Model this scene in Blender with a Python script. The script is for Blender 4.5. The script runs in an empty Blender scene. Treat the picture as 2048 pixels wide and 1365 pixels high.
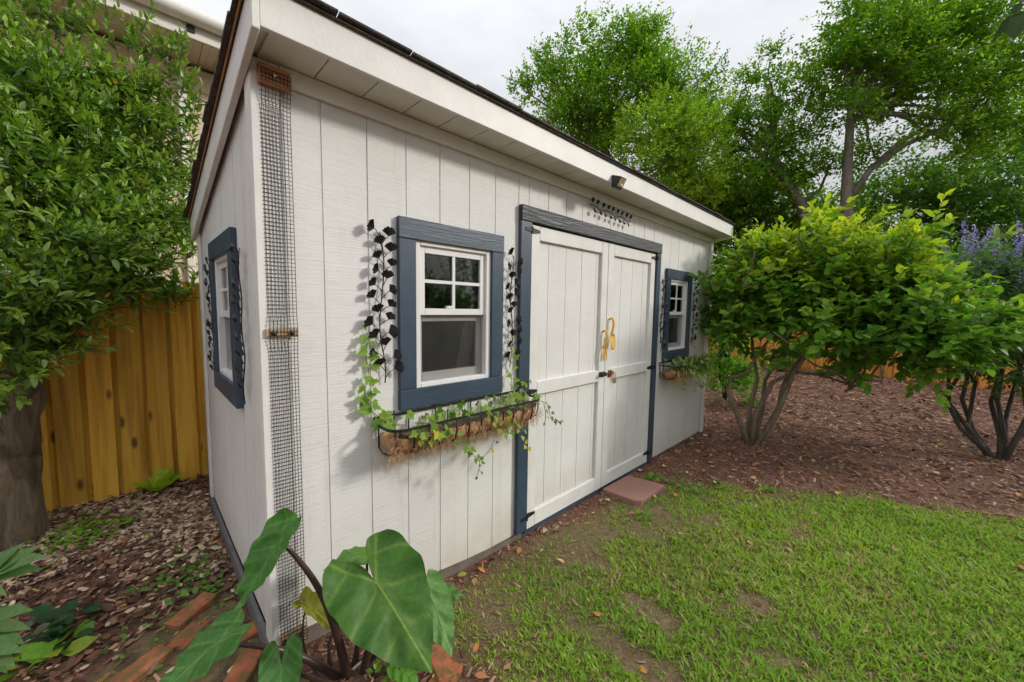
import bpy, math, random
import numpy as np
from mathutils import Vector, Matrix, noise as mnoise

rnd = random.Random(7)
nrs = np.random.default_rng(11)
PI = math.pi
sc = bpy.context.scene
col = sc.collection

# ------------------------------------------------------------------ camera
CAM = np.array([-0.3677, -1.8268, 1.5819])
YAW, PITCH, ROLL, FPX = 0.7743, -0.0825, 0.0146, 770.0
cy_, sy_ = math.cos(YAW), math.sin(YAW)
cp_, sp_ = math.cos(PITCH), math.sin(PITCH)
F_ = np.array([sy_ * cp_, cy_ * cp_, sp_])
R_ = np.array([cy_, -sy_, 0.0])
U_ = np.cross(R_, F_)
R2 = math.cos(ROLL) * R_ + math.sin(ROLL) * U_
U2 = -math.sin(ROLL) * R_ + math.cos(ROLL) * U_
cd = bpy.data.cameras.new('camera')
cam = bpy.data.objects.new('camera', cd)
col.objects.link(cam)
cam.matrix_world = Matrix(((R2[0], U2[0], -F_[0], CAM[0]), (R2[1], U2[1], -F_[1], CAM[1]),
                           (R2[2], U2[2], -F_[2], CAM[2]), (0, 0, 0, 1)))
cd.sensor_fit = 'HORIZONTAL'
cd.sensor_width = 36
cd.lens = FPX / 2048 * 36
cd.clip_start = 0.02
cd.clip_end = 600
sc.camera = cam


def at(px, py, depth):
    """world point at a forward distance, surveyed from the photograph"""
    return CAM + depth * (F_ + R2 * (px - 1024) / FPX - U2 * (py - 682.5) / FPX)


def on_ground(px, py, z):
    d = F_ + R2 * (px - 1024) / FPX - U2 * (py - 682.5) / FPX
    return CAM + d * ((z - CAM[2]) / d[2])


# ------------------------------------------------------------------ world, sun, exposure
SUN_DIR = Vector((-1.0, 1.0, -0.66)).normalized()      # the way the light travels
sun_el = math.asin(-SUN_DIR.z)
world = bpy.data.worlds.new('World')
sc.world = world
world.use_nodes = True
wn, wl = world.node_tree.nodes, world.node_tree.links
wn.clear()
w_out = wn.new('ShaderNodeOutputWorld')
w_bg = wn.new('ShaderNodeBackground')
w_sky = wn.new('ShaderNodeTexSky')
w_sky.sky_type = 'NISHITA'
w_sky.sun_disc = False
w_sky.sun_elevation = sun_el
w_sky.sun_rotation = math.atan2(-SUN_DIR.x, -SUN_DIR.y)
w_sky.air_density = 1.2
w_sky.dust_density = 3.0
w_tc = wn.new('ShaderNodeTexCoord')
w_map = wn.new('ShaderNodeMapping')
w_map.inputs['Scale'].default_value = (1.0, 1.0, 2.6)
w_n = wn.new('ShaderNodeTexNoise')
w_n.inputs['Scale'].default_value = 2.2
w_n.inputs['Detail'].default_value = 5
w_n.inputs['Roughness'].default_value = 0.55
w_r = wn.new('ShaderNodeValToRGB')
w_r.color_ramp.elements[0].position = 0.30
w_r.color_ramp.elements[0].color = (3.8, 3.9, 4.1, 1)
w_r.color_ramp.elements[1].position = 0.72
w_r.color_ramp.elements[1].color = (5.4, 5.4, 5.35, 1)
w_mix = wn.new('ShaderNodeMixRGB')
w_mix.inputs[0].default_value = 0.94
wl.new(w_tc.outputs['Generated'], w_map.inputs['Vector'])
wl.new(w_map.outputs[0], w_n.inputs['Vector'])
wl.new(w_n.outputs['Fac'], w_r.inputs[0])
wl.new(w_sky.outputs[0], w_mix.inputs[1])
wl.new(w_r.outputs[0], w_mix.inputs[2])
# an overcast sky is brighter overhead than at the horizon: (1 + 2 sin e) / 3
w_sep = wn.new('ShaderNodeSeparateXYZ')
wl.new(w_tc.outputs['Generated'], w_sep.inputs[0])
w_cl = wn.new('ShaderNodeMath')
w_cl.operation = 'MAXIMUM'
w_cl.inputs[1].default_value = 0.0
wl.new(w_sep.outputs['Z'], w_cl.inputs[0])
w_ma = wn.new('ShaderNodeMath')
w_ma.operation = 'MULTIPLY_ADD'
w_ma.inputs[1].default_value = 1.2
w_ma.inputs[2].default_value = 0.4
wl.new(w_cl.outputs[0], w_ma.inputs[0])
w_mul = wn.new('ShaderNodeMixRGB')
w_mul.blend_type = 'MULTIPLY'
w_mul.inputs[0].default_value = 1.0
wl.new(w_mix.outputs[0], w_mul.inputs[1])
wl.new(w_ma.outputs[0], w_mul.inputs[2])
wl.new(w_mul.outputs[0], w_bg.inputs['Color'])
w_bg.inputs['Strength'].default_value = 0.10
wl.new(w_bg.outputs[0], w_out.inputs[0])

sl = bpy.data.lights.new('sun', 'SUN')
sl.energy = 1.1
sl.angle = math.radians(7.0)
sl.color = (1.0, 0.94, 0.85)
sun = bpy.data.objects.new('sun', sl)
sun.rotation_euler = SUN_DIR.to_track_quat('-Z', 'Y').to_euler()
sun.location = (8, -9, 9)
col.objects.link(sun)

vs = sc.view_settings
vs.view_transform = 'Standard'
vs.look = 'None'
vs.gamma = 1.0
vs.use_curve_mapping = False
vs.exposure = 1.06
sc.render.engine = 'CYCLES'
sc.cycles.max_bounces = 4
sc.cycles.diffuse_bounces = 3
sc.cycles.glossy_bounces = 2
sc.cycles.use_adaptive_sampling = True
sc.cycles.adaptive_threshold = 0.04
sc.cycles.transparent_max_bounces = 8
sc.cycles.use_denoising = True

# ------------------------------------------------------------------ materials
MATS = {}


def nodes_of(name):
    m = bpy.data.materials.new(name)
    m.use_nodes = True
    n, l = m.node_tree.nodes, m.node_tree.links
    n.clear()
    out = n.new('ShaderNodeOutputMaterial')
    b = n.new('ShaderNodeBsdfPrincipled')
    l.new(b.outputs[0], out.inputs['Surface'])
    MATS[name] = m
    return m, n, l, b, out


def coords(n, l, stretch=(1, 1, 1), rand=False):
    tc = n.new('ShaderNodeTexCoord')
    src = tc.outputs['Object']
    if rand:
        oi = n.new('ShaderNodeObjectInfo')
        mul = n.new('ShaderNodeVectorMath')
        mul.operation = 'SCALE'
        mul.inputs[0].default_value = (37.0, 53.0, 71.0)
        l.new(oi.outputs['Random'], mul.inputs['Scale'])
        add = n.new('ShaderNodeVectorMath')
        l.new(src, add.inputs[0])
        l.new(mul.outputs[0], add.inputs[1])
        src = add.outputs[0]
    mp = n.new('ShaderNodeMapping')
    mp.inputs['Scale'].default_value = stretch
    l.new(src, mp.inputs['Vector'])
    return mp.outputs[0]


def noise_node(n, l, vec, scale, detail=4, rough=0.6, dist=0.0):
    t = n.new('ShaderNodeTexNoise')
    t.inputs['Scale'].default_value = scale
    t.inputs['Detail'].default_value = detail
    t.inputs['Roughness'].default_value = rough
    t.inputs['Distortion'].default_value = dist
    l.new(vec, t.inputs['Vector'])
    return t.outputs['Fac']


def ramp(n, l, fac, stops):
    r = n.new('ShaderNodeValToRGB')
    e = r.color_ramp.elements
    while len(e) < len(stops):
        e.new(0.5)
    for i, (p, c) in enumerate(stops):
        e[i].position = p
        e[i].color = (*c, 1)
    l.new(fac, r.inputs[0])
    return r.outputs[0]


def mixc(n, l, fac, a, b, mode='MIX'):
    m = n.new('ShaderNodeMixRGB')
    m.blend_type = mode
    for i, v in ((0, fac), (1, a), (2, b)):
        if isinstance(v, (int, float)):
            m.inputs[i].default_value = v
        elif isinstance(v, tuple):
            m.inputs[i].default_value = (*v, 1)
        else:
            l.new(v, m.inputs[i])
    return m.outputs[0]


def bump(n, l, b, h, strength, dist=0.01):
    bp = n.new('ShaderNodeBump')
    bp.inputs['Strength'].default_value = strength
    bp.inputs['Distance'].default_value = dist
    l.new(h, bp.inputs['Height'])
    l.new(bp.outputs[0], b.inputs['Normal'])


def mk(name, base, rough=0.6, var=0.15, vscale=6, bstr=0.0, bscale=60, stretch=(1, 1, 1), rand=False, metallic=0.0):
    m, n, l, b, out = nodes_of(name)
    v = coords(n, l, stretch, rand)
    f = noise_node(n, l, v, vscale)
    lo = tuple(c * (1 - var) for c in base)
    hi = tuple(min(1, c * (1 + var)) for c in base)
    l.new(ramp(n, l, f, [(0.3, lo), (0.7, hi)]), b.inputs['Base Color'])
    b.inputs['Roughness'].default_value = rough
    b.inputs['Metallic'].default_value = metallic
    if bstr:
        bump(n, l, b, noise_node(n, l, v, bscale, 6), bstr)
    return m


def siding_mat(name, base, along):
    """rough sawn painted plywood siding; saw marks cross the boards"""
    m, n, l, b, out = nodes_of(name)
    s1 = (5, 5, 105)
    v = coords(n, l, s1)
    saw = noise_node(n, l, v, 1.0, 5, 0.7, 0.3)
    v2 = coords(n, l, (90, 90, 3))
    ver = noise_node(n, l, v2, 1.0, 3, 0.6)
    v3 = coords(n, l)
    big = noise_node(n, l, v3, 1.6, 5, 0.65)
    blot = noise_node(n, l, v3, 9, 6, 0.7)
    c = ramp(n, l, big, [(0.28, tuple(x * 0.90 for x in base)), (0.62, base), (0.8, tuple(min(1, x * 1.05) for x in base))])
    c = mixc(n, l, ramp(n, l, blot, [(0.58, (0, 0, 0)), (0.78, (0.30, 0.30, 0.30))]), c, (0.50, 0.48, 0.42))
    c = mixc(n, l, ramp(n, l, saw, [(0.30, (0.35, 0.35, 0.35)), (0.46, (0, 0, 0))]), c, (0.52, 0.50, 0.46))
    # thin rain streaks and small knocks in the paint
    streak = noise_node(n, l, coords(n, l, (14, 14, 0.7)), 1.0, 4, 0.65)
    c = mixc(n, l, ramp(n, l, streak, [(0.56, (0, 0, 0)), (0.74, (0.30, 0.30, 0.30))]), c, (0.50, 0.48, 0.42))
    vk = n.new('ShaderNodeTexVoronoi')
    vk.inputs['Scale'].default_value = 1.0
    l.new(coords(n, l, (4.5, 4.5, 3.2)), vk.inputs['Vector'])
    c = mixc(n, l, ramp(n, l, vk.outputs['Distance'], [(0.020, (0.75, 0.75, 0.75)), (0.034, (0, 0, 0))]), c, (0.22, 0.19, 0.15))
    # mud splash along the foot of the wall
    sp = n.new('ShaderNodeSeparateXYZ')
    l.new(coords(n, l), sp.inputs[0])
    mr = n.new('ShaderNodeMapRange')
    mr.inputs[1].default_value = 0.36
    mr.inputs[2].default_value = 0.02
    mr.inputs[3].default_value = 0.0
    mr.inputs[4].default_value = 0.65
    l.new(sp.outputs['Z'], mr.inputs[0])
    mm = n.new('ShaderNodeMath')
    mm.operation = 'MULTIPLY'
    l.new(mr.outputs[0], mm.inputs[0])
    l.new(noise_node(n, l, coords(n, l, (6, 6, 2.5)), 1.5, 6, 0.7), mm.inputs[1])
    c = mixc(n, l, mm.outputs[0], c, (0.42, 0.30, 0.17))
    l.new(c, b.inputs['Base Color'])
    b.inputs['Roughness'].default_value = 0.62
    ad = n.new('ShaderNodeMath')
    ad.operation = 'MULTIPLY_ADD'
    l.new(ver, ad.inputs[0])
    ad.inputs[1].default_value = 0.12
    l.new(saw, ad.inputs[2])
    bump(n, l, b, ad.outputs[0], 0.55, 0.005)
    return m


siding_mat('siding', (0.73, 0.73, 0.72), 'x')
mk('trim_white', (0.71, 0.705, 0.685), 0.5, 0.07, 5, 0.12, 70, (1, 1, 1))
mk('soffit_paint', (0.66, 0.65, 0.58), 0.6, 0.08, 5, 0.15, 60)
mk('groove_paint', (0.70, 0.70, 0.69), 0.7, 0.12, 7)
mk('vinyl', (0.74, 0.74, 0.735), 0.35, 0.02, 3)
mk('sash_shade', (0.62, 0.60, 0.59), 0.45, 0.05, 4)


def slate_mat(name, base, stretch, strength):
    m, n, l, b, out = nodes_of(name)
    v = coords(n, l, stretch)
    g = noise_node(n, l, v, 1.0, 5, 0.65, 0.9)
    w = noise_node(n, l, coords(n, l), 4, 5, 0.6)
    c = ramp(n, l, w, [(0.3, tuple(x * 0.82 for x in base)), (0.7, tuple(x * 1.18 for x in base))])
    scuff = noise_node(n, l, coords(n, l, (1, 1, 1)), 38, 5, 0.7)
    c = mixc(n, l, ramp(n, l, scuff, [(0.69, (0, 0, 0)), (0.75, (0.5, 0.5, 0.5))]), c, (0.30, 0.33, 0.36))
    l.new(c, b.inputs['Base Color'])
    b.inputs['Roughness'].default_value = 0.42
    bump(n, l, b, g, strength, 0.006)
    return m


slate_mat('slate_h', (0.036, 0.062, 0.098), (4, 90, 90), 0.35)
slate_mat('slate_v', (0.036, 0.062, 0.098), (90, 90, 4), 0.25)
slate_mat('slate_header', (0.024, 0.031, 0.042), (4, 70, 70), 1.0)
mk('skirt', (0.15, 0.125, 0.105), 0.85, 0.25, 8, 0.2, 60)
mk('skirt_side', (0.12, 0.115, 0.125), 0.8, 0.2, 8, 0.2, 60)
mk('black_metal', (0.010, 0.010, 0.011), 0.55, 0.2, 20, 0.1, 120)
mk('leaf_metal', (0.034, 0.034, 0.036), 0.42, 0.2, 20, metallic=0.3)
mk('netting', (0.012, 0.012, 0.013), 0.5, 0.1, 20)
mk('raw_wood', (0.46, 0.33, 0.19), 0.8, 0.3, 4, 0.3, 8, (3, 20, 40))
mk('rust_wood', (0.42, 0.19, 0.08), 0.8, 0.35, 4, 0.3, 8, (3, 20, 40))
mk('shingle', (0.075, 0.066, 0.058), 0.95, 0.45, 30, 0.8, 180)
mk('roof_edge_wood', (0.40, 0.22, 0.09), 0.85, 0.3, 9)
mk('yellow_paint', (0.82, 0.52, 0.13), 0.42, 0.10, 12)
mk('brass', (0.55, 0.47, 0.28), 0.35, 0.1, 8, metallic=0.8)
mk('rust', (0.25, 0.07, 0.02), 0.8, 0.3, 30)
mk('zinc', (0.55, 0.55, 0.55), 0.4, 0.1, 10, metallic=0.7)
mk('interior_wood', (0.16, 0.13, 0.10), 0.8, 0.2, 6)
mk('cloth', (0.74, 0.72, 0.70), 0.85, 0.06, 5)
mk('lamp_housing', (0.022, 0.022, 0.022), 0.35, 0.1, 10)
mk('lamp_lens', (0.42, 0.33, 0.20), 0.2, 0.1, 10)
mk('coir', (0.50, 0.29, 0.15), 0.95, 0.35, 30, 1.0, 140)
mk('coir_fibre', (0.56, 0.34, 0.18), 0.9, 0.3, 30)
mk('potting_soil', (0.12, 0.08, 0.05), 0.95, 0.4, 30, 0.8, 90)
mk('vine', (0.18, 0.12, 0.05), 0.7, 0.3, 30)
mk('petiole', (0.045, 0.026, 0.022), 0.38, 0.35, 14)
mk('house_siding', (0.66, 0.55, 0.40), 0.6, 0.05, 3)
mk('house_trim', (0.78, 0.76, 0.70), 0.45, 0.05, 3)
mk('house_soffit', (0.56, 0.50, 0.40), 0.6, 0.06, 5)
mk('house_roof', (0.06, 0.055, 0.05), 0.95, 0.4, 20)
mk('cable', (0.015, 0.015, 0.015), 0.5, 0.1, 10)
mk('moss_bed', (0.115, 0.085, 0.04), 0.95, 0.6, 14, 0.9, 90)
mk('paint_flake', (0.62, 0.55, 0.36), 0.8, 0.2, 30)

# concrete slab
m, n, l, b, out = nodes_of('slab')
v = coords(n, l)
agg = noise_node(n, l, v, 160, 4, 0.8)
l.new(ramp(n, l, agg, [(0.32, (0.20, 0.095, 0.075)), (0.55, (0.34, 0.175, 0.135)), (0.72, (0.55, 0.38, 0.31))]), b.inputs['Base Color'])
b.inputs['Roughness'].default_value = 0.9
bump(n, l, b, agg, 0.5, 0.004)

# brick, shifted per piece, moss on top
m, n, l, b, out = nodes_of('brick')
v = coords(n, l, rand=True)
f1 = noise_node(n, l, v, 9, 6, 0.7)
c = ramp(n, l, f1, [(0.28, (0.22, 0.065, 0.035)), (0.55, (0.40, 0.125, 0.055)), (0.78, (0.48, 0.22, 0.12))])
f2 = noise_node(n, l, v, 16, 6, 0.7)
c = mixc(n, l, ramp(n, l, f2, [(0.44, (0, 0, 0)), (0.58, (0.85, 0.85, 0.85))]), c, (0.12, 0.105, 0.03))
f3 = noise_node(n, l, v, 42, 4, 0.7)
c = mixc(n, l, ramp(n, l, f3, [(0.60, (0, 0, 0)), (0.75, (0.6, 0.6, 0.6))]), c, (0.09, 0.06, 0.045))
l.new(c, b.inputs['Base Color'])
b.inputs['Roughness'].default_value = 0.9
bump(n, l, b, f3, 0.5, 0.006)


# new pine fence boards
def fence_mat(name, lo, mid, hi):
    m, n, l, b, out = nodes_of(name)
    g = noise_node(n, l, coords(n, l, (30, 30, 1.2), True), 1.0, 5, 0.6, 0.6)
    c = ramp(n, l, g, [(0.25, lo), (0.5, mid), (0.75, hi)])
    st = noise_node(n, l, coords(n, l, (9, 9, 0.5), True), 1.0, 4, 0.6)
    c = mixc(n, l, ramp(n, l, st, [(0.52, (0, 0, 0)), (0.70, (0.75, 0.75, 0.75))]), c, tuple(x * 0.5 for x in lo))
    vo = n.new('ShaderNodeTexVoronoi')
    vo.inputs['Scale'].default_value = 1.0
    vo.inputs['Randomness'].default_value = 1.0
    l.new(coords(n, l, (7, 0.4, 2.6), True), vo.inputs['Vector'])
    c = mixc(n, l, ramp(n, l, vo.outputs['Distance'], [(0.09, (0.85, 0.85, 0.85)), (0.17, (0, 0, 0))]), c, (0.10, 0.045, 0.018))
    oi = n.new('ShaderNodeObjectInfo')
    hv = n.new('ShaderNodeHueSaturation')
    mr = n.new('ShaderNodeMapRange')
    mr.inputs[3].default_value = 0.78
    mr.inputs[4].default_value = 1.12
    l.new(oi.outputs['Random'], mr.inputs[0])
    l.new(mr.outputs[0], hv.inputs['Value'])
    l.new(c, hv.inputs['Color'])
    l.new(hv.outputs[0], b.inputs['Base Color'])
    b.inputs['Roughness'].default_value = 0.75
    bump(n, l, b, g, 0.3, 0.003)


fence_mat('fence_wood', (0.74, 0.33, 0.030), (0.90, 0.50, 0.055), (0.95, 0.60, 0.11))
fence_mat('back_fence_wood', (0.55, 0.21, 0.035), (0.70, 0.30, 0.05), (0.80, 0.38, 0.08))

# bark
for nm, lo, hi in (('bark', (0.06, 0.043, 0.027), (0.33, 0.25, 0.165)), ('bark_pale', (0.14, 0.105, 0.07), (0.34, 0.27, 0.19)),
                   ('bark_far', (0.10, 0.085, 0.07), (0.24, 0.21, 0.18)), ('bark_dark', (0.03, 0.022, 0.018), (0.10, 0.08, 0.06))):
    m, n, l, b, out = nodes_of(nm)
    g = noise_node(n, l, coords(n, l, (9, 9, 2.2)), 1.6, 7, 0.7, 1.0)
    l.new(ramp(n, l, g, [(0.3, lo), (0.72, hi)]), b.inputs['Base Color'])
    b.inputs['Roughness'].default_value = 0.9
    bump(n, l, b, g, 0.8, 0.03)


def leaf_mat(name, rough=0.45, trans=0.35, veins=False, spec=0.5):
    """colour comes from each leaf's own stored tint"""
    m, n, l, b, out = nodes_of(name)
    at_ = n.new('ShaderNodeAttribute')
    at_.attribute_name = 'tint'
    f = noise_node(n, l, coords(n, l), 60, 3, 0.6)
    c = mixc(n, l, 1.0, at_.outputs['Color'], ramp(n, l, f, [(0.3, (0.8, 0.8, 0.8)), (0.7, (1.15, 1.15, 1.1))]), 'MULTIPLY')
    l.new(c, b.inputs['Base Color'])
    b.inputs['Roughness'].default_value = rough
    b.inputs['Specular IOR Level'].default_value = spec
    tr = n.new('ShaderNodeBsdfTranslucent')
    c2 = mixc(n, l, 1.0, c, (1.25, 1.35, 0.75), 'MULTIPLY')
    l.new(c2, tr.inputs['Color'])
    mx = n.new('ShaderNodeMixShader')
    mx.inputs[0].default_value = trans
    l.new(b.outputs[0], mx.inputs[1])
    l.new(tr.outputs[0], mx.inputs[2])
    l.new(mx.outputs[0], out.inputs['Surface'])
    return m


leaf_mat('leaf_glossy', 0.30, 0.28, spec=0.6)
leaf_mat('leaf_soft', 0.55, 0.42, spec=0.25)
leaf_mat('leaf_far', 0.7, 0.52, spec=0.15)
leaf_mat('grass_blade', 0.5, 0.45, spec=0.3)
leaf_mat('taro', 0.52, 0.22, spec=0.28)
leaf_mat('petal', 0.6, 0.25)
m, n, l, b, out = nodes_of('litter')
at_ = n.new('ShaderNodeAttribute')
at_.attribute_name = 'tint'
l.new(at_.outputs['Color'], b.inputs['Base Color'])
b.inputs['Roughness'].default_value = 0.85

# window glass: a clear pane that mirrors at a slant
m, n, l, b, out = nodes_of('glass')
n.remove(b)
tr = n.new('ShaderNodeBsdfTransparent')
tr.inputs['Color'].default_value = (0.80, 0.83, 0.83, 1)
gl = n.new('ShaderNodeBsdfGlossy')
gl.inputs['Roughness'].default_value = 0.03
fr = n.new('ShaderNodeFresnel')
fr.inputs['IOR'].default_value = 1.6
mx = n.new('ShaderNodeMixShader')
l.new(fr.outputs[0], mx.inputs[0])
l.new(tr.outputs[0], mx.inputs[1])
l.new(gl.outputs[0], mx.inputs[2])
l.new(mx.outputs[0], out.inputs['Surface'])
# insect screen over the lower sash
m, n, l, b, out = nodes_of('screen_glass')
b.inputs['Base Color'].default_value = (0.05, 0.05, 0.05, 1)
b.inputs['Roughness'].default_value = 0.6
tr = n.new('ShaderNodeBsdfTransparent')
mx = n.new('ShaderNodeMixShader')
mx.inputs[0].default_value = 0.20
l.new(tr.outputs[0], mx.inputs[1])
l.new(b.outputs[0], mx.inputs[2])
l.new(mx.outputs[0], out.inputs['Surface'])

# ------------------------------------------------------------------ mesh helpers
ROOTLOC = {}


class MB:
    def __init__(s, xf=None):
        s.v, s.f, s.xf = [], [], xf

    def add(s, vs_, fs_):
        o = len(s.v)
        if s.xf:
            vs_ = [s.xf(*p) for p in vs_]
        s.v += [tuple(p) for p in vs_]
        s.f += [tuple(i + o for i in f) for f in fs_]
        return s

    def box(s, x0, x1, y0, y1, z0, z1):
        return s.add([(x0, y0, z0), (x1, y0, z0), (x1, y1, z0), (x0, y1, z0), (x0, y0, z1), (x1, y0, z1), (x1, y1, z1), (x0, y1, z1)],
                     [(0, 3, 2, 1), (4, 5, 6, 7), (0, 1, 5, 4), (1, 2, 6, 5), (2, 3, 7, 6), (3, 0, 4, 7)])

    def prism(s, poly, y0, y1):
        """poly in (x, z), extruded in y"""
        k = len(poly)
        vs_ = [(x, y0, z) for x, z in poly] + [(x, y1, z) for x, z in poly]
        fs_ = [tuple(range(k)), tuple(range(2 * k - 1, k - 1, -1))]
        fs_ += [(i, (i + 1) % k, (i + 1) % k + k, i + k) for i in range(k)]
        return s.add(vs_, fs_)

    def tube(s, pts, rad, k=6, cap=True):
        pts = [Vector(p) for p in pts]
        if isinstance(rad, (int, float)):
            rad = [rad] * len(pts)
        vs_, fs_ = [], []
        prev = None
        for i, p in enumerate(pts):
            t = (pts[min(i + 1, len(pts) - 1)] - pts[max(i - 1, 0)])
            if t.length < 1e-9:
                t = Vector((0, 0, 1))
            t.normalize()
            if prev is None:
                a = t.orthogonal().normalized()
            else:
                a = prev - t * prev.dot(t)
                a = a.normalized() if a.length > 1e-6 else t.orthogonal().normalized()
            prev = a
            c = t.cross(a)
            for j in range(k):
                q = 2 * PI * j / k
                vs_.append(tuple(p + (a * math.cos(q) + c * math.sin(q)) * rad[i]))
        for i in range(len(pts) - 1):
            for j in range(k):
                fs_.append((i * k + j, i * k + (j + 1) % k, (i + 1) * k + (j + 1) % k, (i + 1) * k + j))
        if cap:
            fs_.append(tuple(range(k - 1, -1, -1)))
            fs_.append(tuple(range((len(pts) - 1) * k, len(pts) * k)))
        return s.add(vs_, fs_)

    def build(s, name, mat, parent=None, smooth=False, bevel=0.0, tint=None):
        me = bpy.data.meshes.new(name)
        off = ROOTLOC.get(parent.name, (0, 0, 0)) if parent is not None else (0, 0, 0)
        vv = [(x - off[0], y - off[1], z - off[2]) for x, y, z in s.v]
        me.from_pydata(vv, [], s.f)
        import bmesh
        bm = bmesh.new()
        bm.from_mesh(me)
        bmesh.ops.recalc_face_normals(bm, faces=bm.faces)
        if bevel:
            bmesh.ops.bevel(bm, geom=[e for e in bm.edges if e.calc_face_angle(0) > 0.5], offset=bevel, segments=1, affect='EDGES', clamp_overlap=True)
        bm.to_mesh(me)
        bm.free()
        me.materials.append(MATS[mat])
        if smooth:
            me.polygons.foreach_set('use_smooth', [True] * len(me.polygons))
        if tint is not None:
            set_tint(me, np.tile(np.array(tint, float), (len(me.vertices), 1)))
        return link(name, me, parent)


def set_tint(me, c):
    a = me.color_attributes.new('tint', 'FLOAT_COLOR', 'POINT')
    buf = np.ones((len(c), 4), np.float32)
    buf[:, :3] = c
    a.data.foreach_set('color', buf.ravel())


def link(name, me, parent=None):
    o = bpy.data.objects.new(name, me)
    col.objects.link(o)
    if parent is not None:
        o.parent = parent
        ROOTLOC[o.name] = ROOTLOC.get(parent.name, (0, 0, 0))
    return o


def tag(o, label=None, cat=None, group=None, kind=None):
    if label:
        o['label'] = label
    if cat:
        o['category'] = cat
    if group:
        o['group'] = group
    if kind:
        o['kind'] = kind
    return o


def thing(name, label, cat, loc=(0, 0, 0), group=None):
    o = bpy.data.objects.new(name, None)
    o.location = tuple(float(x) for x in loc)
    o.empty_display_size = 0.1
    col.objects.link(o)
    ROOTLOC[o.name] = tuple(float(x) for x in loc)
    return tag(o, label, cat, group)


def arr_mesh(name, V, Fq, mat, parent=None, tint=None, smooth=False):
    """mesh from numpy arrays; Fq is (n, k) with k = 3 or 4"""
    off = np.array(ROOTLOC.get(parent.name, (0, 0, 0))) if parent is not None else np.zeros(3)
    V = np.asarray(V, np.float32) - off.astype(np.float32)
    Fq = np.asarray(Fq, np.int32)
    k = Fq.shape[1]
    me = bpy.data.meshes.new(name)
    me.vertices.add(len(V))
    me.vertices.foreach_set('co', V.ravel())
    me.loops.add(Fq.size)
    me.loops.foreach_set('vertex_index', Fq.ravel())
    me.polygons.add(len(Fq))
    me.polygons.foreach_set('loop_start', np.arange(0, Fq.size, k, dtype=np.int32))
    try:
        me.polygons.foreach_set('loop_total', np.full(len(Fq), k, np.int32))
    except Exception:
        pass
    if smooth:
        me.polygons.foreach_set('use_smooth', np.ones(len(Fq), bool))
    me.update(calc_edges=True)
    me.validate()
    me.materials.append(MATS[mat])
    if tint is not None:
        set_tint(me, tint)
    return link(name, me, parent)


def unit(a):
    return a / np.maximum(np.linalg.norm(a, axis=-1, keepdims=True), 1e-9)


def frames(d, up):
    """columns: x across, y along d, z up-ish"""
    y = unit(d)
    x = unit(np.cross(y, up))
    z = np.cross(x, y)
    return np.stack([x, y, z], axis=-1)


def scatter(tv, tf, M, T, S, C):
    """copies of a little template; returns V, F, tint"""
    n_ = len(T)
    tv = np.asarray(tv, float)
    V = np.einsum('nij,kj->nki', M, tv) * S[:, None, None] + T[:, None, :]
    F = np.asarray(tf)[None] + (np.arange(n_) * len(tv))[:, None, None]
    C3 = np.repeat(C, len(tv), axis=0)
    return V.reshape(-1, 3), F.reshape(-1, F.shape[-1]), C3


# leaf templates: along +y, unit length, folded on the midrib
LEAF_V = [(0, 0, 0), (-0.17, 0.28, 0.05), (0, 0.32, 0), (0.17, 0.28, 0.05), (-0.15, 0.65, 0.03), (0, 0.68, -0.02), (0.15, 0.65, 0.03), (0, 1, -0.08)]
LEAF_F = [(0, 2, 1), (0, 3, 2), (1, 2, 5), (1, 5, 4), (2, 3, 6), (2, 6, 5), (4, 5, 7), (5, 6, 7)]
WIDE_V = [(x * 1.75, y, z) for x, y, z in LEAF_V]
SIMPLE_V = [(0, 0, 0), (-0.28, 0.45, 0.07), (0, 0.5, 0), (0.28, 0.45, 0.07), (0, 1, -0.08)]
SIMPLE_F = [(0, 2, 1), (0, 3, 2), (1, 2, 4), (2, 3, 4)]


def vnoise(x, y, scale, seed=0):
    """smooth value noise on arrays"""
    x = np.asarray(x) * scale + seed * 17.3
    y = np.asarray(y) * scale + seed * 9.1
    xi, yi = np.floor(x).astype(int), np.floor(y).astype(int)
    xf, yf = x - xi, y - yi
    xf = xf * xf * (3 - 2 * xf)
    yf = yf * yf * (3 - 2 * yf)

    def h(i, j):
        q = (i * 374761393 + j * 668265263 + seed * 982451653) & 0x7fffffff
        q = ((q ^ (q >> 13)) * 1274126177) & 0x7fffffff
        return ((q ^ (q >> 16)) & 0xffff) / 65535.0
    return (h(xi, yi) * (1 - xf) + h(xi + 1, yi) * xf) * (1 - yf) + (h(xi, yi + 1) * (1 - xf) + h(xi + 1, yi + 1) * xf) * yf


def sstep(a, b, x):
    t = np.clip((np.asarray(x, float) - a) / (b - a), 0, 1)
    return t * t * (3 - 2 * t)


# ------------------------------------------------------------------ ground
def ground_z(x, y):
    x = np.asarray(x, float)
    y = np.asarray(y, float)
    base = 0.03 - 0.085 * sstep(0.0, 1.2, x) + 0.035 * sstep(1.6, 4.0, x)
    base = base + 0.03 * sstep(6, 13, x)
    rough = (vnoise(x, y, 1.1, 3) - 0.5) * 0.03 + (vnoise(x, y, 5.0, 4) - 0.5) * 0.012
    inside = ((x > -0.1) & (x < 5.2) & (y > -0.12) & (y < 2.1))
    return base + np.where(inside, np.minimum(rough, 0) * 0.3, rough)


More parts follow.
